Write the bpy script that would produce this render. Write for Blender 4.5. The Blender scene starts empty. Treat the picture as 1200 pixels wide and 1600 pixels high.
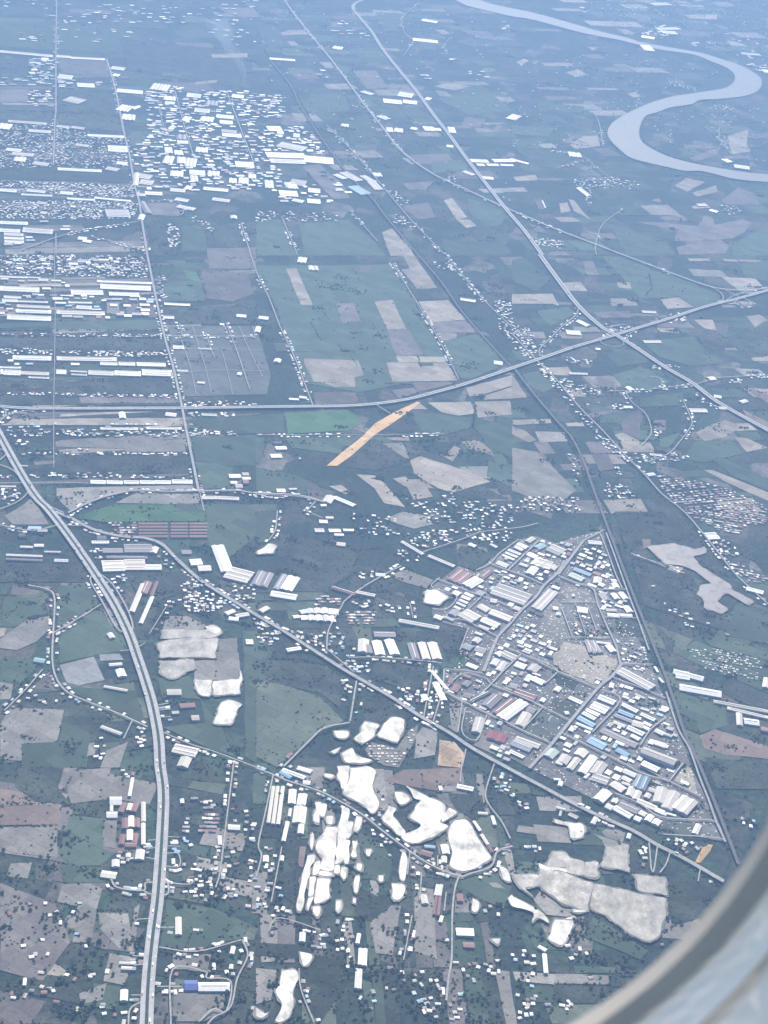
import bpy, bmesh, math, random
import numpy as np
from mathutils import Vector, Matrix

random.seed(11)
rng = random.Random(5)
SC = bpy.context.scene
COL = SC.collection

# ------------------------------------------------------------------ camera
ALT = 2950.0                      # metres above the plain
FPX = 2561.0                      # focal length in map-sheet pixels (1200 x 1600)
PITCH, ROLL = math.radians(28.9), math.radians(7.2)
EYE = Vector((0, 0, ALT))
_R0 = Vector((1, 0, 0)); CF = Vector((0, math.cos(PITCH), -math.sin(PITCH)))
_U0 = Vector((0, math.sin(PITCH), math.cos(PITCH)))
CR = _R0 * math.cos(ROLL) + _U0 * math.sin(ROLL)
CU = _U0 * math.cos(ROLL) - _R0 * math.sin(ROLL)
cam = bpy.data.cameras.new('camera'); camo = bpy.data.objects.new('camera', cam); COL.objects.link(camo)
cam.sensor_fit = 'VERTICAL'; cam.sensor_height = 36.0; cam.lens = FPX / 1600 * 36
cam.clip_start = 0.01; cam.clip_end = 120000
cam.dof.use_dof = True; cam.dof.focus_distance = 5500; cam.dof.aperture_fstop = 38
M = Matrix.Identity(4)
for i in range(3):
    M[i][0], M[i][1], M[i][2], M[i][3] = CR[i], CU[i], -CF[i], EYE[i]
camo.matrix_world = M
SC.camera = camo
SC.render.resolution_x, SC.render.resolution_y = 768, 1024

# ------------------------------------------------------------------ sky, sun, exposure
SUN_EL, SUN_AZ = math.radians(44), math.radians(2)      # azimuth from +Y towards +X
wd = bpy.data.worlds.new('World'); SC.world = wd; wd.use_nodes = True
nt = wd.node_tree; bg = nt.nodes['Background']
sky = nt.nodes.new('ShaderNodeTexSky'); sky.sky_type = 'NISHITA'; sky.sun_disc = False
sky.sun_elevation = SUN_EL; sky.sun_rotation = SUN_AZ; sky.altitude = 500
sky.air_density = 1.0; sky.dust_density = 1.0; sky.ozone_density = 1.0
nt.links.new(sky.outputs[0], bg.inputs[0]); bg.inputs[1].default_value = 0.13
sl = bpy.data.lights.new('sun', 'SUN'); sl.energy = 5.0; sl.angle = math.radians(0.5); sl.color = (1.0, 0.905, 0.77)
so = bpy.data.objects.new('sun', sl); COL.objects.link(so)
sd = Vector((math.sin(SUN_AZ) * math.cos(SUN_EL), math.cos(SUN_AZ) * math.cos(SUN_EL), math.sin(SUN_EL)))
so.rotation_euler = sd.to_track_quat('Z', 'Y').to_euler(); so.location = (0, 0, 60)
vs = SC.view_settings; vs.view_transform = 'Standard'; vs.look = 'None'; vs.gamma = 1; vs.exposure = 0.8
vs.use_curve_mapping = False
SC.cycles.volume_bounces = 2 if hasattr(SC, 'cycles') else 0

# ------------------------------------------------------------------ map sheet -> ground
def ground(px, py, z=0.0):
    d = CF + CR * ((px - 600) / FPX) - CU * ((py - 800) / FPX)
    t = (z - ALT) / d.z
    return Vector((EYE.x + d.x * t, EYE.y + d.y * t, z))
def sheet(p):                                  # ground point -> sheet point
    d = Vector((p[0], p[1], p[2] if len(p) > 2 else 0.0)) - EYE
    f = d.dot(CF)
    return 600 + FPX * d.dot(CR) / f, 800 - FPX * d.dot(CU) / f
OCC = np.zeros((1600, 1200), np.uint8)         # what already stands where
def inpoly(x, y, poly):
    c = False; n = len(poly); j = n - 1
    for i in range(n):
        xi, yi = poly[i]; xj, yj = poly[j]
        if (yi > y) != (yj > y) and x < (xj - xi) * (y - yi) / (yj - yi) + xi: c = not c
        j = i
    return c
def mark(poly, val):
    ys = [p[1] for p in poly]
    for y in range(max(0, int(min(ys))), min(1599, int(max(ys)) + 1) + 1):
        xs = []; n = len(poly)
        for i in range(n):
            (x0, y0), (x1, y1) = poly[i], poly[(i + 1) % n]
            if (y0 <= y + .5) != (y1 <= y + .5): xs.append(x0 + (x1 - x0) * (y + .5 - y0) / (y1 - y0))
        xs.sort()
        for a, b in zip(xs[::2], xs[1::2]):
            a = max(0, int(a)); b = min(1199, int(b))
            if b >= a: OCC[y, a:b + 1] |= val
def occ(p):
    x, y = sheet(p); x = int(x); y = int(y)
    return OCC[y, x] if 0 <= x < 1200 and 0 <= y < 1600 else 0
def inview(p, m=0):
    x, y = sheet(p)
    return -m < x < 1200 + m and -m < y < 1600 + m and (x - 890) / 310 + (y - 1270) / 330 < 1.02

# ------------------------------------------------------------------ materials
MATS = {}
def newmat(name):
    m = bpy.data.materials.new(name); m.use_nodes = True
    return m, m.node_tree, m.node_tree.nodes['Principled BSDF']
def mixc(nt, fac, a, b, mode='MIX'):
    n = nt.nodes.new('ShaderNodeMix'); n.data_type = 'RGBA'; n.blend_type = mode
    for k, v in ((0, fac), (6, a), (7, b)):
        if hasattr(v, 'type') and hasattr(v, 'node'): nt.links.new(v, n.inputs[k])
        elif k == 0: n.inputs[0].default_value = v
        else: n.inputs[k].default_value = (*v, 1)
    return n.outputs[2]
def noise(nt, vec, scale, detail=4, rough=.55, out=0):
    n = nt.nodes.new('ShaderNodeTexNoise'); n.inputs['Scale'].default_value = scale
    n.inputs['Detail'].default_value = detail; n.inputs['Roughness'].default_value = rough
    nt.links.new(vec, n.inputs['Vector']); return n.outputs[out]
def ramp(nt, fac, stops):
    n = nt.nodes.new('ShaderNodeValToRGB'); e = n.color_ramp.elements
    while len(e) < len(stops): e.new(0.5)
    for k, (p, c) in enumerate(stops): e[k].position = p; e[k].color = (c, c, c, 1) if isinstance(c, (int, float)) else (*c, 1)
    nt.links.new(fac, n.inputs[0]); return n.outputs[0]
def worldpos(nt): return nt.nodes.new('ShaderNodeNewGeometry').outputs['Position']
def maprot(nt, vec, rz, sc):
    n = nt.nodes.new('ShaderNodeMapping'); n.inputs['Rotation'].default_value = (0, 0, rz); n.inputs['Scale'].default_value = sc
    nt.links.new(vec, n.inputs['Vector']); return n.outputs[0]
def field_mat(name, c1, c2, speck=(.035, .05, .03), sp=.25, rz=0.5, rough=.95, furrow=.3):
    m, nt, b = newmat(name); P = worldpos(nt)
    rnd = nt.nodes.new('ShaderNodeObjectInfo').outputs['Random']
    big = ramp(nt, noise(nt, P, .012, 5, .6), [(.3, 0), (.7, 1)])
    c = mixc(nt, big, c1, c2)
    # each sown strip of the field has its own tone
    br = nt.nodes.new('ShaderNodeTexBrick'); nt.links.new(maprot(nt, P, rz, (.02, .02, .02)), br.inputs['Vector'])
    br.inputs['Color1'].default_value = (.72, .72, .72, 1); br.inputs['Color2'].default_value = (1.15, 1.15, 1.15, 1)
    br.inputs['Mortar'].default_value = (.55, .6, .5, 1); br.inputs['Mortar Size'].default_value = .018
    br.inputs['Brick Width'].default_value = 1.7; br.inputs['Row Height'].default_value = .9; br.inputs['Scale'].default_value = 1
    c = mixc(nt, .75, c, br.outputs[0], 'MULTIPLY')
    w = nt.nodes.new('ShaderNodeTexWave'); w.inputs['Scale'].default_value = .045; w.inputs['Distortion'].default_value = 1.5
    nt.links.new(maprot(nt, P, rz + .1, (1, 1, 1)), w.inputs['Vector'])
    c = mixc(nt, furrow, c, ramp(nt, w.outputs[1], [(0, .6), (1, 1.0)]), 'MULTIPLY')
    fine = ramp(nt, noise(nt, P, .09, 6, .7), [(.52, 0), (.62, 1)])
    k = nt.nodes.new('ShaderNodeMath'); k.operation = 'MULTIPLY'; k.inputs[1].default_value = sp; nt.links.new(fine, k.inputs[0])
    c = mixc(nt, k.outputs[0], c, speck)
    v = nt.nodes.new('ShaderNodeHueSaturation'); nt.links.new(c, v.inputs['Color'])
    mr = nt.nodes.new('ShaderNodeMapRange'); mr.inputs[3].default_value = .8; mr.inputs[4].default_value = 1.22
    nt.links.new(rnd, mr.inputs[0]); nt.links.new(mr.outputs[0], v.inputs['Value'])
    nt.links.new(v.outputs[0], b.inputs['Base Color']); b.inputs['Roughness'].default_value = rough
    b.inputs['Specular IOR Level'].default_value = .15
    bp = nt.nodes.new('ShaderNodeBump'); bp.inputs['Strength'].default_value = .5; bp.inputs['Distance'].default_value = 2
    nt.links.new(noise(nt, P, .15, 5, .7), bp.inputs['Height']); nt.links.new(bp.outputs[0], b.inputs['Normal'])
    return m
FM = {
 'g': field_mat('paddy', (.062, .092, .066), (.082, .11, .078), sp=.2),
 't': field_mat('young_rice', (.06, .125, .06), (.08, .145, .07), sp=.15),
 'd': field_mat('scrub', (.032, .043, .038), (.082, .094, .074), (.016, .024, .02), .8),
 'e': field_mat('meadow', (.085, .105, .075), (.125, .14, .10), sp=.4),
 'p': field_mat('dry_stubble', (.26, .225, .185), (.35, .31, .255), (.10, .10, .07), .35),
 'm': field_mat('ploughed', (.13, .115, .11), (.18, .16, .145), (.05, .06, .045), .45),
 'a': field_mat('fallow', (.20, .185, .165), (.29, .27, .235), (.08, .09, .07), .45),
 'n': field_mat('red_soil', (.19, .14, .12), (.24, .18, .15), (.09, .08, .06), .35),
 'o': field_mat('laterite', (.50, .32, .16), (.58, .40, .22), (.4, .3, .18), .3, furrow=.3),
 'u': field_mat('quarry_earth', (.34, .24, .15), (.5, .38, .26), (.2, .14, .09), .8),
 'w': field_mat('pond_glint_white', (.62, .60, .55), (.72, .70, .66), (.4, .38, .34), .3),  # white glint of a small pond, painted into the base colour
 'k': field_mat('parking_concrete', (.24, .235, .23), (.3, .295, .29), (.13, .13, .13), .5),
 'x': field_mat('mown_lot', (.085, .095, .09), (.105, .115, .10), sp=.15),
 'y': field_mat('estate_ground', (.12, .115, .115), (.21, .20, .19), (.045, .055, .045), .7),
 'z': field_mat('sand_plots', (.36, .32, .26), (.46, .41, .34), (.16, .16, .12), .6, rz=.95),
}
def ground_mat():
    m, nt, b = newmat('plain'); P = worldpos(nt)
    def vor(scale, rz, sc):
        v = nt.nodes.new('ShaderNodeTexVoronoi'); v.distance = 'CHEBYCHEV'; v.inputs['Scale'].default_value = scale
        nt.links.new(maprot(nt, P, rz, sc), v.inputs['Vector']); return v
    v1 = vor(.008, .25, (1, .6, 1))
    sep = nt.nodes.new('ShaderNodeSeparateColor'); nt.links.new(v1.outputs['Color'], sep.inputs[0])
    n = nt.nodes.new('ShaderNodeValToRGB'); e = n.color_ramp.elements; n.color_ramp.interpolation = 'CONSTANT'
    st = [(0, (.042, .06, .05)), (.35, (.05, .078, .058)), (.55, (.068, .076, .064)), (.72, (.11, .105, .09)), (.85, (.06, .095, .065)), (.94, (.18, .165, .145))]
    while len(e) < len(st): e.new(.5)
    for k, (p, c) in enumerate(st): e[k].position = p; e[k].color = (*c, 1)
    nt.links.new(sep.outputs[0], n.inputs[0])
    scr = ramp(nt, noise(nt, P, .004, 6, .6), [(.42, 0), (.6, 1)])
    c = mixc(nt, scr, n.outputs[0], (.034, .05, .044))
    f = ramp(nt, noise(nt, P, .05, 7, .75), [(.3, .3), (.75, 1.6)])
    c = mixc(nt, .9, c, f, 'MULTIPLY')
    nt.links.new(c, b.inputs['Base Color']); b.inputs['Roughness'].default_value = .95; b.inputs['Specular IOR Level'].default_value = .1
    bp = nt.nodes.new('ShaderNodeBump'); bp.inputs['Strength'].default_value = .7; bp.inputs['Distance'].default_value = 3
    nt.links.new(noise(nt, P, .08, 6, .7), bp.inputs['Height']); nt.links.new(bp.outputs[0], b.inputs['Normal'])
    return m
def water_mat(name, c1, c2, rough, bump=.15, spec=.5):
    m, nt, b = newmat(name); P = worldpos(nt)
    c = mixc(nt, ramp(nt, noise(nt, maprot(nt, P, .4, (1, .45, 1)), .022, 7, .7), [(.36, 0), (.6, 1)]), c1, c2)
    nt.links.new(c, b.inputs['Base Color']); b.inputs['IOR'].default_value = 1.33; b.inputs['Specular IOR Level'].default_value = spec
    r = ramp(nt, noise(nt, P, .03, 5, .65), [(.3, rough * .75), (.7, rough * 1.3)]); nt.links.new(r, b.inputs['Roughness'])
    bp = nt.nodes.new('ShaderNodeBump'); bp.inputs['Strength'].default_value = bump; bp.inputs['Distance'].default_value = 2
    nt.links.new(noise(nt, P, .05, 5, .6), bp.inputs['Height']); nt.links.new(bp.outputs[0], b.inputs['Normal'])
    return m
def roof_mat(name, col, rough=.5, spec=.4):
    m, nt, b = newmat(name)
    tc = nt.nodes.new('ShaderNodeTexCoord').outputs['Object']; P = worldpos(nt)
    rnd = nt.nodes.new('ShaderNodeObjectInfo').outputs['Random']
    w = nt.nodes.new('ShaderNodeTexWave'); w.bands_direction = 'X'; w.inputs['Scale'].default_value = .09; w.inputs['Distortion'].default_value = .15
    nt.links.new(tc, w.inputs['Vector'])
    c = mixc(nt, .35, col, ramp(nt, w.outputs[1], [(.0, .72), (.16, 1.0)]), 'MULTIPLY')
    st = ramp(nt, noise(nt, P, .12, 5, .65), [(.35, .72), (.62, 1.0)])
    c = mixc(nt, .55, c, st, 'MULTIPLY')
    v = nt.nodes.new('ShaderNodeHueSaturation'); nt.links.new(c, v.inputs['Color'])
    mr = nt.nodes.new('ShaderNodeMapRange'); mr.inputs[3].default_value = .72; mr.inputs[4].default_value = 1.08
    nt.links.new(rnd, mr.inputs[0]); nt.links.new(mr.outputs[0], v.inputs['Value'])
    nt.links.new(v.outputs[0], b.inputs['Base Color']); b.inputs['Roughness'].default_value = rough; b.inputs['Specular IOR Level'].default_value = spec
    return m
def plain_mat(name, col, rough=.8, var=.25, scale=.3):
    m, nt, b = newmat(name); P = worldpos(nt)
    c = mixc(nt, 1.0, col, ramp(nt, noise(nt, P, scale, 5, .6), [(.3, 1 - var), (.7, 1 + var * .4)]), 'MULTIPLY')
    nt.links.new(c, b.inputs['Base Color']); b.inputs['Roughness'].default_value = rough
    return m
RM = {'w': roof_mat('roof_white', (.80, .77, .70)), 'c': roof_mat('roof_cream', (.66, .60, .50)), 'g': roof_mat('roof_grey', (.27, .28, .30)),
      'm': roof_mat('roof_brown_grey', (.21, .185, .19)), 'r': roof_mat('roof_dull_red', (.27, .145, .135), .7), 's': roof_mat('roof_maroon', (.27, .07, .085), .7),
      'b': roof_mat('roof_light_blue', (.22, .40, .55)), 't': roof_mat('roof_teal', (.30, .47, .48)), 'e': roof_mat('roof_pale_green', (.50, .60, .50)),
      'k': roof_mat('roof_beige', (.52, .48, .42), .7), 'v': roof_mat('roof_slate_blue', (.15, .22, .29)), 'x': roof_mat('roof_dark', (.11, .12, .12), .8), 'u': roof_mat('roof_royal_blue', (.06, .10, .32))}
RN = {'w': 'white', 'c': 'cream', 'g': 'grey', 'm': 'brownish grey', 'r': 'dull red', 's': 'maroon', 'b': 'light blue', 't': 'teal', 'e': 'pale green', 'k': 'beige', 'v': 'slate blue', 'x': 'dark grey', 'u': 'royal blue'}
WALL = plain_mat('wall_plaster', (.42, .41, .39)); WALL2 = plain_mat('wall_block', (.30, .28, .26))
DOOR = plain_mat('roller_door', (.16, .18, .2), .5); VENT = plain_mat('galvanised', (.5, .5, .5), .45)
ROAD = plain_mat('road_concrete', (.30, .29, .275), .9, .3, .06); EXPW = plain_mat('expressway_concrete', (.37, .36, .345), .9, .22, .05)
LANE = plain_mat('lane_concrete', (.33, .315, .29), .9, .35, .08); PAINT = plain_mat('road_paint', (.7, .7, .66))
MEDIAN = plain_mat('median_grass', (.04, .06, .04), .95, .5, .1); BALLAST = plain_mat('ballast', (.115, .11, .115), .95, .3, .1)
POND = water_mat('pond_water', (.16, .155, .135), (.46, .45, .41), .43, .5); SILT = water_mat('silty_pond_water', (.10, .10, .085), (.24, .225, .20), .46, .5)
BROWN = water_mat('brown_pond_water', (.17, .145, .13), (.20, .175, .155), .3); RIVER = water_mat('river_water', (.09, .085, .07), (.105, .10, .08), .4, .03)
BARK = plain_mat('bark', (.09, .07, .05))
def leaf_mat():
    m, nt, b = newmat('foliage'); P = worldpos(nt)
    c = mixc(nt, ramp(nt, noise(nt, P, .06, 4, .6), [(.3, 0), (.7, 1)]), (.07, .092, .06), (.115, .135, .085))
    nt.links.new(c, b.inputs['Base Color']); b.inputs['Roughness'].default_value = .9; b.inputs['Specular IOR Level'].default_value = .15
    return m
LEAF = leaf_mat()

# ------------------------------------------------------------------ object helpers
def link(name, data, parent=None, loc=None, rz=0.0):
    o = bpy.data.objects.new(name, data); COL.objects.link(o)
    if parent: o.parent = parent
    if loc is not None: o.location = loc
    if rz: o.rotation_euler = (0, 0, rz)
    return o
def tag(o, label=None, cat=None, group=None, kind=None):
    if label: o['label'] = label
    if cat: o['category'] = cat
    if group: o['group'] = group
    if kind: o['kind'] = kind
    return o
def mesh(name, vs, fs, mats, idx=None, smooth=False):
    me = bpy.data.meshes.new(name); me.from_pydata(vs, [], fs)
    for m in (mats if isinstance(mats, (list, tuple)) else [mats]): me.materials.append(m)
    if idx is not None: me.polygons.foreach_set('material_index', np.asarray(idx, np.int32))
    if smooth: me.polygons.foreach_set('use_smooth', np.ones(len(me.polygons), bool))
    me.update(); return me
def triangulate(pts):
    from mathutils.geometry import tessellate_polygon
    return [tuple(t) for t in tessellate_polygon([[Vector((p[0], p[1], 0)) for p in pts]])]
def sheet_mesh(name, pts, mat, z):
    a = sum(pts[i][0] * pts[(i + 1) % len(pts)][1] - pts[(i + 1) % len(pts)][0] * pts[i][1] for i in range(len(pts)))
    if a < 0: pts = pts[::-1]
    c = Vector((sum(p[0] for p in pts) / len(pts), sum(p[1] for p in pts) / len(pts), 0))
    fs = []
    loc = [(p[0] - c.x, p[1] - c.y, 0) for p in pts]
    for t in triangulate(pts):
        p, q, r = (loc[k] for k in t)
        cr = (q[0] - p[0]) * (r[1] - p[1]) - (q[1] - p[1]) * (r[0] - p[0])
        fs.append(t if cr > 0 else t[::-1])
    return mesh(name, loc, fs, mat), Vector((c.x, c.y, z))
def roughen(pts, amp, step):
    out = []; n = len(pts)
    for i in range(n):
        a = Vector(pts[i][:2]); b = Vector(pts[(i + 1) % n][:2]); L = (b - a).length
        k = max(1, min(14, int(L / step))); nrm = Vector((-(b - a).y, (b - a).x)) / max(L, 1e-6)
        for j in range(k):
            p = a.lerp(b, j / k) + nrm * (rng.uniform(-amp, amp) if j else 0)
            out.append((p.x, p.y))
    return out
def smooth_line(pts, per=5):
    P = [Vector(p[:2]) for p in pts]
    if len(P) < 3: return P
    P = [P[0] * 2 - P[1]] + P + [P[-1] * 2 - P[-2]]; out = []
    for i in range(1, len(P) - 2):
        p0, p1, p2, p3 = P[i - 1:i + 3]
        for j in range(per):
            t = j / per
            out.append(.5 * ((2 * p1) + (p2 - p0) * t + (2 * p0 - 5 * p1 + 4 * p2 - p3) * t * t + (3 * p1 - p0 - 3 * p2 + p3) * t ** 3))
    out.append(P[-2]); return out
def offset_line(line, d):
    out = []
    for i, p in enumerate(line):
        t = (line[min(i + 1, len(line) - 1)] - line[max(i - 1, 0)]).normalized()
        out.append(p + Vector((-t.y, t.x)) * d)
    return out
def ribbon(name, line, w, mat, z, parent=None, origin=None):
    a = offset_line(line, w / 2); b = offset_line(line, -w / 2); o = origin or line[0]
    vs = [(p.x - o.x, p.y - o.y, 0) for p in a] + [(p.x - o.x, p.y - o.y, 0) for p in b]; n = len(line)
    fs = [(i, n + i, n + i + 1, i + 1) for i in range(n - 1)]
    ob = link(name, mesh(name, vs, fs, mat), parent, (0, 0, z) if parent else (o.x, o.y, z))
    return ob
def mark_line(line, w, val):
    a = offset_line(line, w / 2); b = offset_line(line, -w / 2)
    for i in range(len(line) - 1):
        mark([sheet(p) for p in (a[i], a[i + 1], b[i + 1], b[i])], val)
def dashes(line, d, L=6, gap=12, w=.35):
    vs = []; fs = []; o = line[0]; pts = offset_line(line, d); acc = 0
    for a, b in zip(pts, pts[1:]):
        t = (b - a); ln = t.length
        if ln < 1e-4: continue
        t /= ln; nv = Vector((-t.y, t.x)) * w / 2; s = acc
        while s < ln:
            p = a + t * s - o; q = a + t * min(s + L, ln) - o; k = len(vs)
            vs += [(v.x, v.y, 0) for v in (p - nv, q - nv, q + nv, p + nv)]; fs.append((k, k + 1, k + 2, k + 3)); s += L + gap
        acc = s - ln
    return vs, fs
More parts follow.
